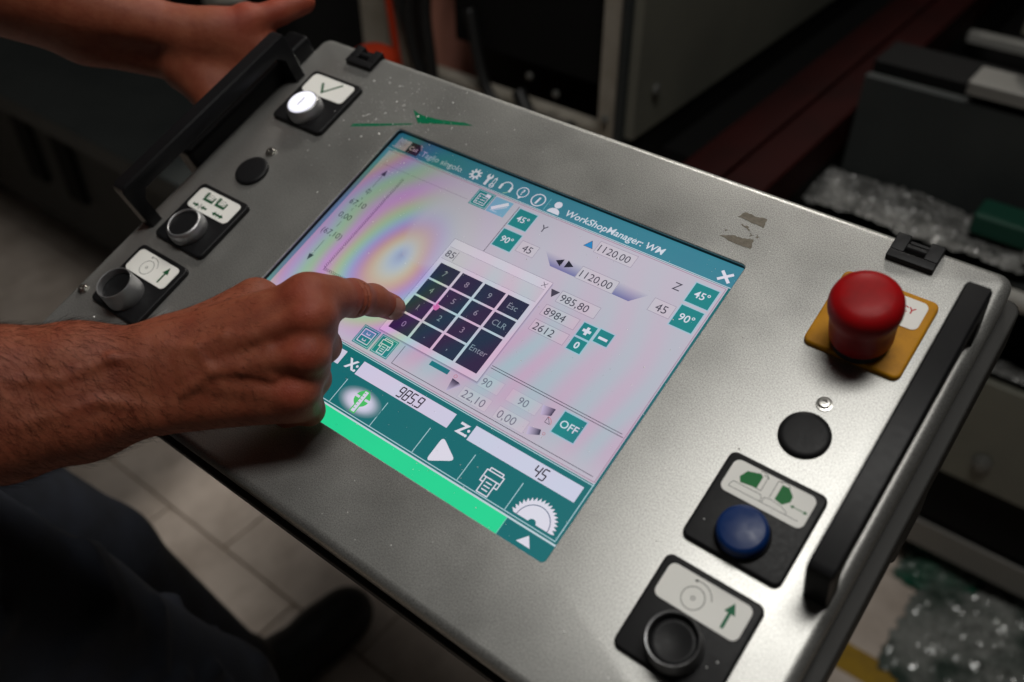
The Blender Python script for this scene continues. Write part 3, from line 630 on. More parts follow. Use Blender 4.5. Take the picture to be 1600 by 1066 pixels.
# ------------------------------------------------------------------ PERSON (blended distance field -> one surface)
def seg_d(P, a, b_, ra, rb):
    ab = b_-a; t = np.clip(((P-a)@ab)/max(ab@ab, 1e-9), 0, 1)
    return np.linalg.norm(P-(a+t[..., None]*ab), axis=-1)-(ra+(rb-ra)*t)
def field_mesh(prims, axes, vox, pad=None):
    """prims: (a, b, ra, rb, k[, 'sub']) in mm; axes: 3x3 rows; returns verts (mm), quads"""
    A = np.array(axes, float)
    pr = [(A@np.array(p[0], float), A@np.array(p[1], float), p[2], p[3], p[4], len(p) > 5) for p in prims]
    pad = pad or 4+3*vox+.6*max(p[4] for p in pr)
    lo = np.min([np.minimum(p[0]-p[2], p[1]-p[3]) for p in pr if not p[5]], axis=0)-pad; hi = np.max([np.maximum(p[0]+p[2], p[1]+p[3]) for p in pr if not p[5]], axis=0)+pad
    n = np.ceil((hi-lo)/vox).astype(int)+1; F = np.full(n, 25., np.float32)
    for a, b_, ra, rb, k, sub in pr:
        m_ = max(ra, rb)+k+2*vox
        i0 = np.clip(np.floor((np.minimum(a, b_)-m_-lo)/vox).astype(int), 0, n-1); i1 = np.clip(np.ceil((np.maximum(a, b_)+m_-lo)/vox).astype(int)+1, 1, n)
        g = np.stack(np.meshgrid(*[lo[q]+vox*np.arange(i0[q], i1[q]) for q in range(3)], indexing='ij'), -1)
        d_ = seg_d(g, a, b_, ra, rb).astype(np.float32); sl = tuple(slice(i0[q], i1[q]) for q in range(3)); f = F[sl]
        if sub: d_ = -d_; h = np.maximum(k-np.abs(f-d_), 0)/k; F[sl] = np.maximum(f, d_)+h*h*k*.25
        else: h = np.maximum(k-np.abs(f-d_), 0)/k; F[sl] = np.minimum(f, d_)-h*h*k*.25
    I = F < 0
    c8 = [(i, j, k) for i in (0, 1) for j in (0, 1) for k in (0, 1)]
    s8 = [I[i:n[0]-1+i, j:n[1]-1+j, k:n[2]-1+k] for i, j, k in c8]
    cnt = sum(s.astype(np.int8) for s in s8); act = np.argwhere((cnt > 0) & (cnt < 8))
    vals = np.stack([F[act[:, 0]+i, act[:, 1]+j, act[:, 2]+k] for i, j, k in c8], 1)
    acc = np.zeros((len(act), 3)); num = np.zeros(len(act))
    for p in range(8):
        for q in range(p+1, 8):
            dp = np.array(c8[q])-np.array(c8[p])
            if np.abs(dp).sum() != 1: continue
            m_ = (vals[:, p] < 0) != (vals[:, q] < 0); t = vals[m_, p]/(vals[m_, p]-vals[m_, q])
            acc[m_] += np.array(c8[p])+t[:, None]*dp; num[m_] += 1
    V = (act+acc/num[:, None])*vox+lo
    idx = -np.ones(n, np.int64); idx[act[:, 0], act[:, 1], act[:, 2]] = np.arange(len(act)); Q = []
    for ax in range(3):
        o1, o2 = [q for q in range(3) if q != ax]; s0 = [slice(None)]*3; s1 = [slice(None)]*3; s0[ax] = slice(0, -1); s1[ax] = slice(1, None)
        ch = np.argwhere(I[tuple(s0)] != I[tuple(s1)]); ch = ch[(ch[:, o1] > 0) & (ch[:, o2] > 0)]
        e1 = np.zeros(3, int); e1[o1] = 1; e2 = np.zeros(3, int); e2[o2] = 1
        q = np.stack([idx[tuple((ch-d_).T)] for d_ in (0*e1, e1, e1+e2, e2)], 1)
        flip = I[tuple(ch.T)]
        if ax == 1: flip = ~flip
        q[~flip] = q[~flip][:, ::-1]; Q.append(q)
    Q = np.concatenate(Q); Q = Q[(Q >= 0).all(1)]
    # light smoothing
    for _ in range(2):
        S_ = np.zeros_like(V); w = np.zeros(len(V))
        for a_, b2 in ((0, 1), (1, 2), (2, 3), (3, 0)):
            np.add.at(S_, Q[:, a_], V[Q[:, b2]]); np.add.at(w, Q[:, a_], 1); np.add.at(S_, Q[:, b2], V[Q[:, a_]]); np.add.at(w, Q[:, b2], 1)
        V = V*.55+.45*S_/w[:, None]
    return V@A, Q[:, ::-1]
v3 = lambda *p: np.array(p, float)
ct, st = math.cos(TILT), math.sin(TILT)
RP = np.array([[1, 0, 0], [0, ct, -st], [0, st, ct]])
def p2w(P): return np.asarray(P, float)@RP.T+np.array([0, 0, 1000.])
def w2p(P): return (np.asarray(P, float)-np.array([0, 0, 1000.]))@RP
def poly_obj(name, V, Q, material, parent, attr=None):
    me = bpy.data.meshes.new(name); me.from_pydata((V*MM).tolist(), [], Q.tolist()); me.materials.append(material)
    me.polygons.foreach_set('use_smooth', [True]*len(me.polygons))
    if attr is not None:
        a = me.color_attributes.new('col', 'FLOAT_COLOR', 'POINT'); a.data.foreach_set('color', attr.astype(np.float32).ravel())
    o = bpy.data.objects.new(name, me); C.objects.link(o); o.parent = parent
    return o
def cap(a, b_, ra, rb, k=6., sub=False): return (a, b_, ra, rb, k, 'sub') if sub else (a, b_, ra, rb, k)

# ---- right arm, pointing hand (panel coordinates, mm)
tip, dip, pip_, imc = v3(-38.2, -24.4, 6.6), v3(-39.5, -33.0, 25.2), v3(-38.0, -45.2, 44.2), v3(-36.5, -69.5, 76.6)
mmc, rmc, pmc = v3(-24.4, -78, 76), v3(-17.6, -96, 65), v3(-18.4, -114.5, 48)
wr = v3(-93.4, -152.3, 61.4); f1 = v3(-128.7, -190.4, 71.3); f0 = v3(-156.7, -224.2, 83.6); el = v3(-239.3, -311.9, 105.7); sh = w2p([-330, -470, 1330])
aa = v3(.73, .68, .05); aa /= np.linalg.norm(aa); rr_ = v3(-.6, .61, .53); rr_ -= aa*(rr_@aa); rr_ /= np.linalg.norm(rr_); nn = np.cross(aa, rr_)
fd = (wr-f0)/np.linalg.norm(wr-f0); fr = rr_-fd*(rr_@fd); fr /= np.linalg.norm(fr); fn = np.cross(fd, fr)
pr = []
# forearm: radius and ulna side by side with muscle bellies
pr += [cap(wr+fr*12, f1+fr*13, 20, 27.5, 12), cap(wr-fr*13, f1-fr*14, 19.5, 26.5, 14), cap(f1+fr*13, f0+fr*13, 27.5, 32.5, 14), cap(f1-fr*14, f0-fr*14, 26.5, 30.5, 14),
       cap(f0+fr*12, el+fr*6, 32.5, 42, 16), cap(f0-fr*13, el-fr*8, 31, 38, 16), cap(el, sh, 42, 52, 25), cap(wr-fn*2, f1-fn*8, 19, 26, 12)]
pr += [cap(wr-fr*22+fn*7-fd*8, wr-fr*22+fn*7-fd*14, 9.5, 8, 10), cap(wr+fr*10, wr+aa*28+rr_*8, 20, 16, 14)]       # ulna head, carpus
# palm
W = lambda o, f=0.: wr+rr_*o+aa*f
for o_, mc, ra, rb in ((17, imc, 17, 12.2), (6, mmc, 17, 12.4), (-6, rmc, 17, 11.8), (-17, pmc, 16.5, 11.0)):
    pr.append(cap(W(o_), mc-aa*4-nn*1, ra, rb, 8))
for o_, mc, ra, rb in ((15, imc, 15, 10), (5, mmc, 16, 11), (-6, rmc, 16, 11), (-16, pmc, 16, 10.5)):
    pr.append(cap(W(o_, 10)-nn*9, mc-nn*13-aa*10, ra, rb, 12))
for mc, r_ in ((imc, 9.5), (mmc, 11.6), (rmc, 11.2), (pmc, 10.2)): pr.append(cap(mc+nn*2.6+aa*1, mc+nn*1.5+aa*3.5, r_*.78, r_*.74, 8))
for a_, b_ in ((imc, mmc), (mmc, rmc), (rmc, pmc)): pr.append(cap((a_+b_)/2-nn*7+aa*2, (a_+b_)/2-nn*12-aa*8, 8, 10, 8))
# index finger
pr += [cap(imc, pip_, 12.0, 11.0, 12), cap(pip_, pip_, 11.3, 11.3, 4), cap(pip_, dip, 10.8, 10.0, 6), cap(dip, tip, 10.0, 9.0, 5), cap(imc-nn*4, (imc+pip_)/2, 12, 11.8, 10)]
# curled fingers
for mc, P, D, T, r0, r1_, r2_ in ((mmc, v3(-39, -79, 34), v3(-57, -95, 28), v3(-63, -99, 41), 12, 10.8, 9.4), (rmc, v3(-33, -99, 27), v3(-50, -112, 21), v3(-57, -116, 34), 11.4, 10.2, 9), (pmc, v3(-27, -115.5, 18), v3(-41, -125, 14.5), v3(-50, -129, 25), 10.6, 9.2, 8.2)):
    pr += [cap(mc, P, r0, r1_, 7), cap(P, P, r1_+.4, r1_+.4, 3), cap(P, D, r1_, r2_, 3), cap(D, T, r2_, r2_-.8, 2.5)]
# thumb
tc_, tm, ti, tt = W(19, 6)-nn*13, v3(-88, -81, 55), v3(-70, -73, 36), v3(-52, -72, 25)
pr += [cap(W(-18, 18)-nn*6, pmc-aa*12-nn*6-rr_*2, 15, 12.5, 12), cap(W(-15, 30)-nn*14, pmc-aa*14-nn*15, 14, 11, 12)]
pr += [cap(tc_, tm, 17, 12.5, 12), cap(tm, ti, 12, 10.5, 4), cap(ti, tt, 10.8, 9.2, 3), cap(W(12, 20)-nn*12, tm-v3(0, 0, 4), 16, 11, 14)]
# extensor tendons and veins standing proud on the back of the hand
for o_, mc in ((12, imc), (4, mmc), (-5, rmc), (-13, pmc)):
    a_ = W(o_*.6, 22)+nn*16.5; b_ = mc+nn*10.2-aa*6; pr.append(cap(a_-nn*1.2, b_-nn*1.4, 1.0, 2.2, 9))
def vein(pts, r=1.5):
    for a_, b_ in zip(pts, pts[1:]): pr.append(cap(a_, b_, r, r, 5.0))
bk = lambda o, f, h: wr+rr_*o+aa*f+nn*(h-1.9)
vein([bk(16, 12, 19.5), bk(9, 32, 18.6), bk(12, 50, 17), bk(8, 66, 16.2), bk(10, 80, 14)]); vein([bk(-14, 18, 19.6), bk(-6, 38, 18.8), bk(-9, 56, 16.8), bk(-2, 74, 15)]); vein([bk(9, 32, 18.6), bk(-6, 38, 18.8)], 1.3); vein([bk(-9, 56, 16.8), bk(-18, 72, 13)], 1.2)
fk = lambda o, t, h: wr+(f0-wr)*t+fr*o+fn*(h-2.3)
vein([fk(8, -.05, 20.5), fk(14, .25, 24.5), fk(6, .55, 28.6), fk(12, .95, 33)], 1.4); vein([fk(-18, .05, 18.5), fk(-10, .35, 25.6), fk(-16, .8, 30)], 1.3)
# skin folds: finger joints, wrist, valleys between knuckles
fdi = (dip-pip_)/np.linalg.norm(dip-pip_); fdp = (pip_-imc)/np.linalg.norm(pip_-imc)
def ringcut(c_, ax, r, a0, a1, ref, rad=.55, k=1.2):
    u1 = ref-ax*(ref@ax); u1 /= np.linalg.norm(u1); u2 = np.cross(ax, u1); pts = [c_+r*(u1*math.cos(a)+u2*math.sin(a)) for a in np.linspace(math.radians(a0), math.radians(a1), 9)]
    for p, q in zip(pts, pts[1:]): pr.append(cap(p, q, rad, rad, k, True))
for s_, r_ in ((-2.6, 11.7), (1.4, 11.7)): ringcut(pip_+fdi*s_, fdi, r_, -60, 60, nn, .5, 2.)
ringcut(pip_-fdi*1.0, fdi, 10.9, 70, 190, nn, .9); 
VX, QX = field_mesh(pr, [fd, fr, fn], 1.3)
VR = VX.copy()
knuck = [imc+nn*9, mmc+nn*10, rmc+nn*9, pmc+nn*8, pip_+v3(5, -4, 4), tip]
def skin_cols(V, spots, rad):
    red = np.zeros(len(V))
    for k in spots: red = np.maximum(red, np.exp(-((V-k)**2).sum(1)/(2*rad*rad)))
    base = np.array(SKIN); hot = np.array(SKIN_RED)
    c_ = base*(1-red[:, None]*.75)+hot*red[:, None]*.75
    return np.concatenate([c_, np.ones((len(V), 1))], 1)
SKIN = (.25, .072, .036); SKIN_RED = (.30, .05, .026)
CR = skin_cols(VX, knuck, 8.)

# ---- left arm holding the far grip bar
lw, lc, lm, li, lt = v3(-372, 92, 40), v3(-346, 108, 40), v3(-326, 132.5, 39), v3(-313, 156, 36), v3(-302.5, 177, 33)
lf, le = v3(-434, 54.5, 76), v3(-556, 0, 145); lsh = w2p([-600, -480, 1330])
pl_ = []
ld = (lw-lf)/np.linalg.norm(lw-lf); lr = v3(0, 0, 1.)-ld*ld[2]; lr /= np.linalg.norm(lr); ls = np.cross(ld, lr)
pl_ += [cap(lw+lr*9, lf+lr*10, 20, 28, 12), cap(lw-lr*21, lf-lr*17, 21, 27, 12), cap(lf+lr*10, le+lr*6, 28, 42, 14), cap(lf-lr*12, le-lr*6, 27, 40, 14), cap(le, lsh, 42, 52, 25)]
kn = [v3(-310, 128, 14), v3(-312, 108, 6), v3(-316, 88, 2), v3(-322, 70, 2)]
for i, q in enumerate(kn):
    pl_ += [cap(lw+v3(6, 6-i*7, -4-i*6), q, 18, 12.5, 12), cap(q, q+v3(2, -2, -34), 11.5, 10, 5), cap(q+v3(2, -2, -34), q+v3(24, -2, -44), 9.5, 8.5, 4)]
pl_ += [cap(lw+v3(8, 0, -18), kn[3]+v3(-6, -2, -2), 20, 14, 14), cap(lw+v3(10, 6, 6), lm, 19, 14, 12), cap(lc, kn[0]+v3(-6, 0, 4), 18, 13, 14), cap(lm, li, 13.5, 11, 5), cap(li, lt, 11.2, 9.4, 3), cap(lm+v3(-4, 4, 6), lm+v3(4, 4, 4), 9, 8, 6)]
VL, QL = field_mesh(pl_, [ld, lr, ls], 2.2)
CL = skin_cols(VL, [lm+v3(2, 0, 10), li+v3(2, 0, 8), lt], 14.)
Vb = np.concatenate([VX, VL]); Qb = np.concatenate([QX, QL+len(VX)]); Cb = np.concatenate([CR, CL])

m = bpy.data.materials.new('skin'); m.use_nodes = True; nt = m.node_tree; b = nt.nodes['Principled BSDF']; L = nt.links.new
at = nd(nt, 'ShaderNodeAttribute', attribute_name='col'); tc = nd(nt, 'ShaderNodeTexCoord')
n1 = nd(nt, 'ShaderNodeTexNoise'); n1.inputs['Scale'].default_value = 75; n1.inputs['Detail'].default_value = 5; n1.inputs['Roughness'].default_value = .62; L(tc.outputs['Object'], n1.inputs['Vector'])
r1 = nd(nt, 'ShaderNodeMapRange'); r1.inputs[1].default_value = .36; r1.inputs[2].default_value = .68; L(n1.outputs['Fac'], r1.inputs[0])
mx = nd(nt, 'ShaderNodeMix', data_type='RGBA', blend_type='MULTIPLY'); mx.inputs[0].default_value = 1; L(at.outputs['Color'], mx.inputs[6])
mc_ = nd(nt, 'ShaderNodeMix', data_type='RGBA'); L(r1.outputs[0], mc_.inputs[0]); mc_.inputs[6].default_value = (1.1, 1.1, 1.1, 1); mc_.inputs[7].default_value = (.86, .68, .66, 1); L(mc_.outputs[2], mx.inputs[7]); L(mx.outputs[2], b.inputs['Base Color'])
b.inputs['Roughness'].default_value = .58; b.inputs['Specular IOR Level'].default_value = .3
b.inputs['Subsurface Weight'].default_value = .12; b.inputs['Subsurface Radius'].default_value = (1, .3, .18); b.inputs['Subsurface Scale'].default_value = .003
vo = nd(nt, 'ShaderNodeTexVoronoi', feature='DISTANCE_TO_EDGE'); vo.inputs['Scale'].default_value = 620; L(tc.outputs['Object'], vo.inputs['Vector'])
n3 = nd(nt, 'ShaderNodeTexNoise'); n3.inputs['Scale'].default_value = 240; n3.inputs['Detail'].default_value = 6; L(tc.outputs['Object'], n3.inputs['Vector'])
ad = nd(nt, 'ShaderNodeMath', operation='MULTIPLY_ADD'); L(vo.outputs['Distance'], ad.inputs[0]); ad.inputs[1].default_value = .7; L(n3.outputs['Fac'], ad.inputs[2])
bp = nd(nt, 'ShaderNodeBump'); bp.inputs['Strength'].default_value = .42; bp.inputs['Distance'].default_value = .0008; L(ad.outputs[0], bp.inputs['Height']); L(bp.outputs['Normal'], b.inputs['Normal'])
M['skin'] = m
M['nail'] = mat('nail', (.34, .15, .1), .3, spec=.5)
M['hair'] = mat('arm_hair', (.014, .008, .006), .8, spec=.08)
M['denim'] = mat('denim', (.014, .018, .03), .85, bump=(1400, .5, .0008), var=(14, (.005, .006, .009), .4, .7))
M['shirt'] = mat('shirt', (.006, .006, .007), .9, bump=(900, .3, .0006))
M['boot'] = mat('boot', (.008, .008, .008), .55, bump=(300, .3, .001))

person = empty('person', (-.4, -.3, 0), 'person in dark jeans pointing at the touch screen, other hand on the grip bar', 'person')
off = np.array([400, 300, 0.])
body = poly_obj('body', p2w(Vb)+off, Qb, M['skin'], person, Cb)
# nail of the pointing finger
ax = (tip-dip)/np.linalg.norm(tip-dip); dn = nn*.5+v3(.5, -.1, .4); dn -= ax*(dn@ax); dn /= np.linalg.norm(dn); dt = np.cross(ax, dn)
nb = MB(); nu, ns = 9, 9; vs = []
for j in range(ns):
    s_ = -7.5+j/(ns-1)*15.3
    R_ = (9.05-s_*.048 if s_ < 0 else math.sqrt(max(9.05**2-(s_*.9)**2, 1)))+.25
    for i in range(nu):
        th = math.radians(-52+104*i/(nu-1))*(1-.18*max(0, (-s_-4)/4))
        vs.append(p2w(tip+ax*s_+(dn*math.cos(th)+dt*math.sin(th))*R_)+off)
nb.add(vs, [(j*nu+i, j*nu+i+1, (j+1)*nu+i+1, (j+1)*nu+i) for j in range(ns-1) for i in range(nu-1)])
pb(nb, 'fingernail', M['nail'], body, smooth=True)
# hair on the forearm and the back of the hand
N = np.zeros_like(VX); fa, fb, fc = VX[QX[:, 0]], VX[QX[:, 1]], VX[QX[:, 2]]; fnm = np.cross(fb-fa, fc-fa)
for k in range(4): np.add.at(N, QX[:, k], fnm)
N /= np.linalg.norm(N, axis=1)[:, None]+1e-9
if ((N*(VX-(wr+((VX-wr)@fd)[:, None]*fd))).sum(1)).mean() < 0: N = -N
s_along = (VX-wr)@fd
rng = np.random.default_rng(3)
prob = np.where(s_along < -10, 1.0, np.where(s_along < 62, .42, 0.)); prob[s_along < -200] = 0
prob *= np.clip((N@fn)+.75, .0, 1.) * np.where((VX-wr)@fr > 24, 1, 1)
cand = np.argwhere(rng.random(len(VX)) < prob*.2).ravel()
hb = MB()
for i in cand:
    nrm = N[i]; g = fd*.75-fr*.75+rng.normal(0, .35, 3); g -= nrm*(g@nrm); g /= np.linalg.norm(g)+1e-9
    Lh = rng.uniform(6, 15)*(.65 if s_along[i] > 0 else 1); sd = np.cross(nrm, g); wv = .062
    lift = rng.uniform(.22, .55); p = VX[i]-nrm*.3; pts = []
    for t in (0, .35, .7, 1): pts.append(p+g*Lh*t+nrm*Lh*(lift*t-.22*t*t)+sd*rng.normal(0, .25)*t)
    vs = []
    for k, q in enumerate(pts[:-1]):
        ww = wv*(1-k*.25); vs += [p2w(q-sd*ww)+off, p2w(q+sd*ww)+off, p2w(q+nrm*ww*1.4)+off]
    vs.append(p2w(pts[-1])+off); f = []
    for k in range(2):
        for e in range(3): f.append((k*3+e, k*3+(e+1) % 3, k*3+3+(e+1) % 3, k*3+3+e))
    f += [(6, 7, 9), (7, 8, 9), (8, 6, 9)]
    hb.add(vs, f)
tag(pb(hb, 'arm_hair', M['hair'], body), kind='stuff')

# ---- clothes (world coordinates, mm)
I3 = np.eye(3)
hipR, kneeR, ankR = v3(-312, -352, 862), v3(-204, -180, 492), v3(-270, -260, 90); hipL, kneeL, ankL = v3(-480, -330, 870), v3(-460, -150, 490), v3(-440, -40, 95)
jp = [cap(hipR, hipR*.5+kneeR*.5, 95, 80, 30), cap(hipR*.5+kneeR*.5, kneeR, 80, 66, 20), cap(kneeR, ankR, 68, 56, 20), cap(hipL, kneeL, 95, 70, 30), cap(kneeL, ankL, 68, 56, 20), cap(v3(-300, -360, 930), v3(-480, -350, 930), 105, 105, 30), cap(v3(-310, -370, 1000), v3(-470, -365, 1000), 100, 100, 30)]
rj = np.random.default_rng(5)
for k in range(46):       # cloth folds round hip and knee
    t = rj.uniform(0.05, 1.0); c_ = hipR*(1-t)+kneeR*t; rad = 95-24*t; a0 = rj.uniform(0, 6.28); axd = (kneeR-hipR)/np.linalg.norm(kneeR-hipR); u1 = np.cross(axd, v3(0, 0, 1)); u1 /= np.linalg.norm(u1); u2 = np.cross(axd, u1)
    p0 = c_+(u1*math.cos(a0)+u2*math.sin(a0))*(rad-1); a1 = a0+rj.uniform(.4, .9); p1 = c_+axd*rj.uniform(-45, 45)+(u1*math.cos(a1)+u2*math.sin(a1))*(rad-1); jp.append(cap(p0, p1, 9, 6, 10))
VJ, QJ = field_mesh(jp, I3, 6.0); poly_obj('trousers', VJ+off, QJ, M['denim'], person)
tp = [cap(v3(-320, -385, 985), v3(-480, -380, 985), 118, 118, 40), cap(v3(-330, -420, 1180), v3(-500, -420, 1180), 125, 125, 60), cap(v3(-345, -455, 1330), v3(-560, -455, 1330), 95, 95, 60), cap(v3(-330, -470, 1330), v3(-295, -410, 1170), 74, 66, 30), cap(v3(-590, -480, 1330), v3(-600, -330, 1230), 74, 66, 30), cap(v3(-452, -470, 1400), v3(-452, -462, 1450), 60, 58, 30)]
VT, QT = field_mesh(tp, I3, 8.0); poly_obj('shirt', VT+off, QT, M['shirt'], person)
def boot(ank, toe):
    d_ = toe-ank; d_[2] = 0; d_ /= np.linalg.norm(d_); a = ank.copy(); a[2] = 0
    q = [cap(ank+v3(0, 0, 30), a+v3(0, 0, 60), 56, 50, 20), cap(a-d_*40+v3(0, 0, 42), a+d_*60+v3(0, 0, 48), 42, 48, 20), cap(a+d_*60+v3(0, 0, 48), a+d_*190+v3(0, 0, 40), 50, 42, 20), cap(a+d_*150+v3(0, 0, 42), a+d_*205+v3(0, 0, 40), 46, 40, 20)]
    Vv, Qq = field_mesh(q, I3, 5.0); Vv[:, 2] = np.maximum(Vv[:, 2], 7.); return poly_obj('boot', Vv+off, Qq, M['boot'], person)
boot(v3(-440, -40, 95), v3(-430, 250, 0)); boot(v3(-270, -260, 90), v3(-190, -40, 0))
# ------------------------------------------------------------------ SETTING AND MACHINE BEHIND (world, metres)
M['tile'] = mat('floor_tile', (.70, .60, .52), .55, var=(11, (.42, .34, .28), .42, .8), bump=(60, .15, .002), rvar=(12, .4, .65))
M['grout'] = mat('grout', (.38, .29, .2), .8, var=(7, (.17, .11, .06), .4, .7))
M['yellow_tape'] = mat('yellow_tape', (.42, .25, .02), .6, var=(25, (.3, .18, .03), .45, .75))
M['olive_sheet'] = mat('olive_sheet', (.155, .155, .125), .55, var=(4, (.12, .12, .1), .4, .7))
M['pale_sheet'] = mat('pale_sheet', (.36, .33, .28), .55, var=(12, (.25, .225, .18), .4, .7))
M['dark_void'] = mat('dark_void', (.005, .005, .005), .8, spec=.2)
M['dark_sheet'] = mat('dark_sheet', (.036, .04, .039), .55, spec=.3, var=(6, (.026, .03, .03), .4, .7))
M['red_steel'] = mat('red_steel', (.022, .0022, .0018), .7, spec=.12, var=(8, (.012, .0015, .0012), .4, .7))
M['steel'] = mat('steel', (.62, .61, .57), .35, metal=.45, rvar=(20, .28, .42))
M['alu'] = mat('aluminium', (.22, .215, .2), .5, metal=.3)
M['dull'] = mat('dull_screw', (.14, .14, .13), .5, metal=.3)
M['cable'] = mat('cable', (.01, .01, .01), .5)
M['orange'] = mat('orange', (.42, .035, .01), .6, spec=.2)
M['pink'] = mat('pink_liner', (.4, .17, .13), .6)
M['green_foam'] = mat('green_foam', (.004, .05, .03), .6)
M['white_foam'] = mat('white_foam', (.36, .36, .34), .7)
def plastic(name, c1, c2, scale, rough):
    m = bpy.data.materials.new(name); m.use_nodes = True; nt = m.node_tree; b = nt.nodes['Principled BSDF']; L = nt.links.new
    tc = nd(nt, 'ShaderNodeTexCoord'); vo = nd(nt, 'ShaderNodeTexVoronoi'); vo.inputs['Scale'].default_value = scale; L(tc.outputs['Object'], vo.inputs['Vector'])
    n = nd(nt, 'ShaderNodeTexNoise'); n.inputs['Scale'].default_value = scale*.35; n.inputs['Detail'].default_value = 5; L(tc.outputs['Object'], n.inputs['Vector'])
    r = nd(nt, 'ShaderNodeMapRange'); r.inputs[1].default_value = .4; r.inputs[2].default_value = .62; L(n.outputs['Fac'], r.inputs[0])
    mx = nd(nt, 'ShaderNodeMix', data_type='RGBA'); L(r.outputs[0], mx.inputs[0]); mx.inputs[6].default_value = (*c1, 1); mx.inputs[7].default_value = (*c2, 1); L(mx.outputs[2], b.inputs['Base Color'])
    bp = nd(nt, 'ShaderNodeBump'); bp.inputs['Strength'].default_value = 1.; bp.inputs['Distance'].default_value = .012; bp.invert = True; L(vo.outputs['Distance'], bp.inputs['Height']); L(bp.outputs['Normal'], b.inputs['Normal'])
    b.inputs['Roughness'].default_value = rough; b.inputs['Specular IOR Level'].default_value = .9
    return m
M['wrap'] = plastic('bubble_wrap', (.26, .26, .25), (.12, .12, .115), 75, .16)
M['film'] = plastic('clear_film', (.30, .31, .29), (.06, .085, .07), 34, .07)
M['film_green'] = plastic('green_film', (.006, .12, .065), (.16, .19, .17), 34, .08)

floor = MB().add([(-6, -3, 0), (4, -3, 0), (4, 5, 0), (-6, 5, 0)], [(0, 1, 2, 3)]).build('floor', M['grout']); tag(floor, kind='structure')
T = .3515; g_ = .0017
tm_ = MB().prism(rrect(g_, g_, T-g_, T-g_, .004, 1), .0005, .006, .0015, 1)
base_t = None
for j in range(-2, 6):
    for i in range(-8, 6):
        x = -.889+i*T+(T*.45 if j % 2 else 0); y = .13+(j-1)*T
        if x < -2.9 or x > 1.1: continue
        if base_t is None: base_t = tm_.build('floor_tile', M['tile'], floor); o = base_t
        else: o = base_t.copy(); C.objects.link(o); o.parent = floor
        o.location = (x, y, random.uniform(-.0004, .0004)); o.rotation_euler = (0, 0, 0)
tp_ = MB()
tp_.prism([(.05, .597), (.29, .597), (.62, .603), (1.0, .6), (1.0, .655), (.55, .657), (.40, .66), (.335, .652), (.328, .642), (.322, .652), (.05, .651)], .0068, .0078)
tp_.build('floor_marking', M['yellow_tape'], floor)

# grey machine cabinet behind the console
cab = empty('machine_cabinet', (-.55, .72, 0), 'grey machine cabinet with a dark open front and hanging cables behind the console', 'cabinet')
def cp(mb, name, m_, par=cab, **kw):
    o = mb.build(name, m_, par, **kw); lx, ly, lz = par.location
    o.data.transform(Matrix.Translation((-lx, -ly, -lz))); return o
cp(MB().box(-.3, .71, .738, -.285, 1.9, 1.6), 'side_panel', M['olive_sheet'])
cp(MB().box(-.315, .70, .55, -.3015, .73, 1.6, .004), 'corner_post', M['dark_sheet'])
cp(MB().box(-.345, .706, .5, -.317, .735, 1.6), 'front_post', M['pale_sheet'])
cp(MB().box(-.83, .70, .5, -.735, .735, 1.6), 'front_post', M['pale_sheet'])
cp(MB().box(-.733, .712, .5, -.347, .74, .735), 'lower_panel', M['pale_sheet'])
cp(MB().box(-.83, .745, .0066, -.29, 1.9, .499), 'dark_base', M['dark_void'])  # black block added to darken the space under the cabinet
cp(MB().box(-.298, .745, .5, -.29, 1.9, .737), 'shade_sheet', M['dark_void'])  # black sheet added to stand for the shade below the side panel
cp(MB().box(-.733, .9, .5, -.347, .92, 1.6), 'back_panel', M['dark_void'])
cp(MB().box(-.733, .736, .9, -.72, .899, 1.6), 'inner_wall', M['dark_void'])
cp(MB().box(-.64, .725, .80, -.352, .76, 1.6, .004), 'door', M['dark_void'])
cp(MB().box(-.735, .77, .5, -.63, .78, 1.1), 'liner', M['pink'])
for (x, z_) in ((-.47, .79), (-.33, .76), (-.42, .775)): MB().lathe(0, 0, [(.006, 0), (.006, .003), (.003, .005)], 16).build('screw', M['dull'], cab).matrix_basis = Matrix.Translation((x+.55, .703-.72, z_))@Matrix.Rotation(math.pi/2, 4, 'X')
MB().lathe(0, 0, [(.009, 0), (.009, .004), (.004, .006)], 16).build('screw', M['dull'], cab).matrix_basis = Matrix.Translation((-.283+.55, .76-.72, .80))@Matrix.Rotation(math.pi/2, 4, 'Y')
def bez(p, n=14):
    p = [Vector(q) for q in p]; out = []
    for i in range(len(p)-1):
        p0, p1, p2, p3 = p[max(i-1, 0)], p[i], p[i+1], p[min(i+2, len(p)-1)]
        for k in range(n):
            t = k/n; out.append(.5*((2*p1)+(-p0+p2)*t+(2*p0-5*p1+4*p2-p3)*t*t+(-p0+3*p1-3*p2+p3)*t**3))
    return out+[p[-1]]
for pts, r_ in (([(-.66, .715, 1.05), (-.70, .70, .9), (-.705, .69, .8), (-.66, .69, .70), (-.58, .70, .66)], .011), ([(-.63, .715, 1.0), (-.665, .69, .88), (-.655, .68, .78), (-.64, .68, .68), (-.6, .68, .6)], .010), ([(-.60, .715, .86), (-.55, .70, .74), (-.45, .69, .70), (-.38, .69, .74)], .009), ([(-.68, .715, .99), (-.73, .69, .93), (-.72, .69, .83), (-.68, .69, .74)], .008), ([(-.49, .70, .76), (-.46, .69, .73), (-.42, .69, .69), (-.36, .69, .70)], .012)):
    cp(MB().tube(bez(pts), r_, 10), 'cable', M['cable'], smooth=True)
o = cp(MB().tube(bez([(-.765, .695, 1.0), (-.755, .69, .90), (-.745, .69, .80), (-.735, .69, .7)]), .006, 10), 'cable', M['orange'], smooth=True); o['label'] = 'orange cable'
cp(MB().box(-.80, .675, .95, -.74, .70, 1.02, .006), 'connector', M['cable'])
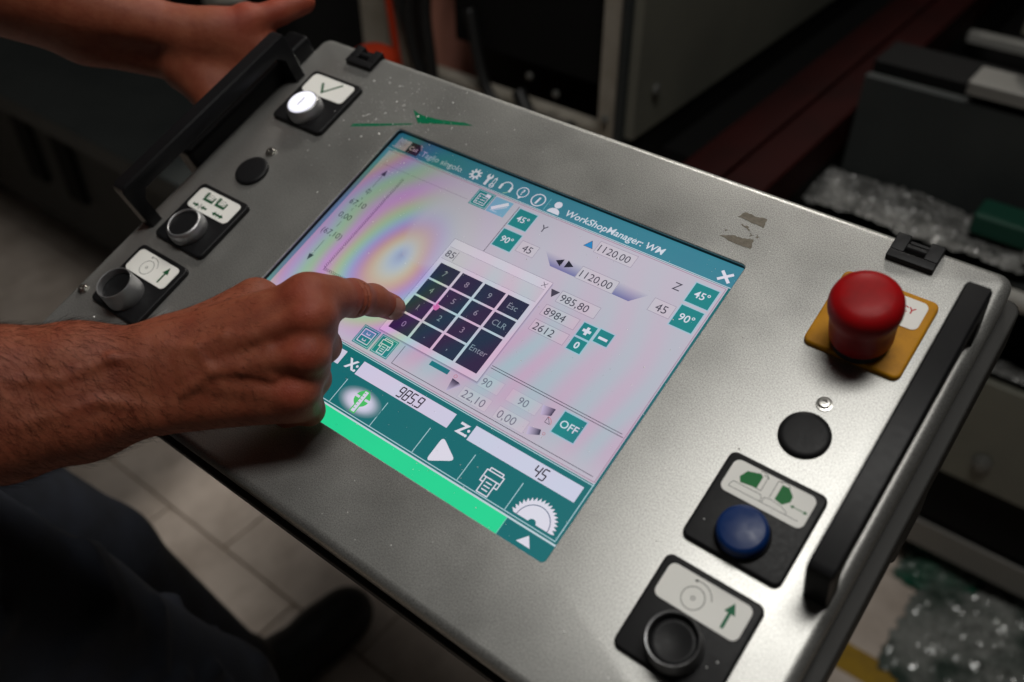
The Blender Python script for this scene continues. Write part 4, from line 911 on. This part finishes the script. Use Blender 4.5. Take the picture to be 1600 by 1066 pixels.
# unidentified orange thing just behind the left clip, shape invented
tag(MB().lathe(-.530, .44, [(.026, .80), (.03, .80), (.033, .83), (.033, .886), (.028, .898), (.018, .904), (.006, .906)], 32).build('orange_object', M['orange'], smooth=True), 'unidentified orange rounded object peeking up behind the clip of the console', 'object')

wall = tag(MB().box(-3.4, 2.75, 0, 1.8, 2.79, 2.4).build('partition_panel', M['dark_sheet']), 'dark grey sheet metal panel closing the background behind the machine', 'panel')

beam = empty('machine_beam', (-.12, .6, 0), 'long dark red steel beam running back from the console', 'beam')
cp(MB().box(-.185, .56, .69, -.06, 2.6, .75, .006), 'beam_body', M['red_steel'], beam)
cp(MB().box(-.135, .56, .7505, -.118, 2.6, .758), 'beam_rail', M['red_steel'], beam)
cp(MB().box(-.282, .80, .0066, -.064, 2.6, .6895), 'beam_shade', M['dark_void'], beam)  # black block standing in for the shadow beneath the machine

bed = empty('machine_bed', (.4, 1.0, 0), 'dark grey machine bed with bright guide rails behind the wrapped table', 'machine')
cp(MB().box(-.05, .962, .3, 1.6, .98, .815), 'front_sheet', M['dark_sheet'], bed)
cp(MB().box(.09, .955, .83, 1.6, 1.02, .848, .003), 'ledge', M['alu'], bed)
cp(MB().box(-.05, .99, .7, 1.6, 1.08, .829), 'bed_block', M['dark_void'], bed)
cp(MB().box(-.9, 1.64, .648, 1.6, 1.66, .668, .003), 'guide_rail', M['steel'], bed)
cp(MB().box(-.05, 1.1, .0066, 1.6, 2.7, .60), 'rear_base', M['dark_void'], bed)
cp(MB().box(.12, 1.02, .90, .34, 1.25, 1.1, .01), 'motor_box', M['olive_sheet'], bed)
# table with bubble wrap, offcuts on it
tab = empty('side_table', (.5, .9, 0), 'low steel table behind the console, covered with plastic wrap', 'table')
cp(MB().box(-.2, .845, .60, 1.4, .958, .64), 'table_top', M['dark_sheet'], tab)
for x in (-.15, 1.3): cp(MB().box(x, .86, .0065, x+.04, .90, .599), 'leg', M['dark_void'], tab)
def crumple(x0, y0, x1, y1, z_, amp, n, seed, fn=None):
    r = np.random.default_rng(seed); nx = n; ny = max(4, int(n*(y1-y0)/(x1-x0))); ph = r.uniform(0, 6.28, (14, 2)); fr_ = r.normal(0, 1, (14, 2))*np.linspace(12, 75, 14)[:, None]; am = np.linspace(1, .35, 14)
    vs = []; fs = []
    for j in range(ny+1):
        for i in range(nx+1):
            x = x0+(x1-x0)*i/nx; y = y0+(y1-y0)*j/ny; h = sum(am[k]*abs(math.sin(fr_[k, 0]*x+fr_[k, 1]*y+ph[k, 0])) for k in range(14))/7
            w = fn(i/nx, j/ny) if fn else 1.; vs.append((x+r.normal(0, amp*.12), y+r.normal(0, amp*.12), z_+(h*amp+r.normal(0, amp*.06))*w+(0 if not fn else 0)))
    for j in range(ny):
        for i in range(nx): a = j*(nx+1)+i; fs += [(a, a+1, a+nx+2), (a, a+nx+2, a+nx+1)]
    return MB().add(vs, fs)
tag(crumple(-.19, .84, 1.4, .957, .645, .02, 200, 2).build('bubble_wrap_sheet', M['wrap']), 'crinkled clear bubble wrap spread on the table behind the console', 'plastic wrap')
tag(MB().box(.165, .885, .672, .36, .94, .70, .006).build('foam_block', M['green_foam']), 'dark green foam block lying on the bubble wrap', 'block')
tag(MB().box(.245, .85, .672, .40, .878, .692, .005).build('foam_block', M['white_foam']), 'pale grey foam block on the bubble wrap beside the green one', 'block')
tag(MB().tube([(.20, .79, .652), (1.4, .79, .652)], .013, 20).build('guide_rod', M['steel'], smooth=True), 'bright round steel rod beside the console corner', 'rod')
# lower cabinet on the right
lc2 = empty('lower_cabinet', (.6, .9, 0), 'grey lower cabinet with a bolt on its front, right of the console', 'cabinet')
cp(MB().box(.0, .80, .315, 1.5, .82, .505, .004), 'front_panel', M['olive_sheet'], lc2)
MB().lathe(0, 0, [(.014, 0), (.014, .006), (.009, .008), (.009, .013), (.003, .014)], 20).build('bolt', M['dull'], lc2).matrix_basis = Matrix.Translation((.31-.6, .799-.9, .365))@Matrix.Rotation(math.pi/2, 4, 'X')
cp(MB().box(.0, .84, .17, 1.5, 1.3, .45), 'carcass', M['dark_void'], lc2)
cp(MB().box(.0, .842, .095, 1.5, .95, .152, .006), 'base_rail', M['alu'], lc2)
cp(MB().box(.0, .96, .0065, 1.5, 1.3, .169), 'dark_base', M['dark_void'], lc2)
tag(crumple(.2, .802, 1.3, .835, .507, .02, 120, 12).build('bubble_wrap_strip', M['wrap']), 'dark strip of bubble wrap on top of the lower cabinet', 'plastic wrap')
dome = lambda a, b_: max(0., 1-((a-.5)/.5)**2)*max(0., 1-((b_-.5)/.5)**2)
tag(crumple(.31, .64, .85, .95, .012, .055, 230, 21, dome).build('film_heap', M['film']), 'heap of crumpled clear plastic film on the floor', 'plastic film')
tag(crumple(.27, .83, .40, .94, .012, .06, 70, 31, dome).build('green_film_heap', M['film_green']), 'crumpled green plastic film beside the clear heap on the floor', 'plastic film')

# dark trolley and things on the left
cart = empty('tool_trolley', (-1.6, .7, 0), 'dark grey slotted trolley in the shadow left of the console', 'trolley')
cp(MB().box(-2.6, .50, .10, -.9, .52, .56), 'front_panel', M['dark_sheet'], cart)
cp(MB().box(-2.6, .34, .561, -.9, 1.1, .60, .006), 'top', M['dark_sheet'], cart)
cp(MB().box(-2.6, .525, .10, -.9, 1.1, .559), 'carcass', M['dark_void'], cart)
for x in (-1.87, -1.70): cp(MB().box(x, .488, .22, x+.07, .499, .39), 'slot', M['dark_void'], cart)
cp(MB().tube([(-1.42, .47, .05), (-1.42, .50, .05)], .045, 20), 'caster', M['cable'], cart, smooth=True)
tag(MB().box(-1.75, .62, .601, -.93, 1.05, 1.12, .02).build('dark_block', M['dark_void']), 'black block added on the trolley to fill the dark area under the gripping arm', 'case')  # invented black block, only fills the dark area under the arm
tag(MB().tube([(-1.06, .56, .815), (-.985, .585, .83)], [.012, .010], 12).build('latch_bolt', M['steel'], smooth=True), 'pale metal bolt in the shadow under the wrist of the gripping hand', 'bolt')
tag(MB().box(-2.4, .42, .007, -2.25, .50, .10, .01).build('orange_box', M['yellow_tape']), 'small orange box on the floor at the left picture edge', 'box')
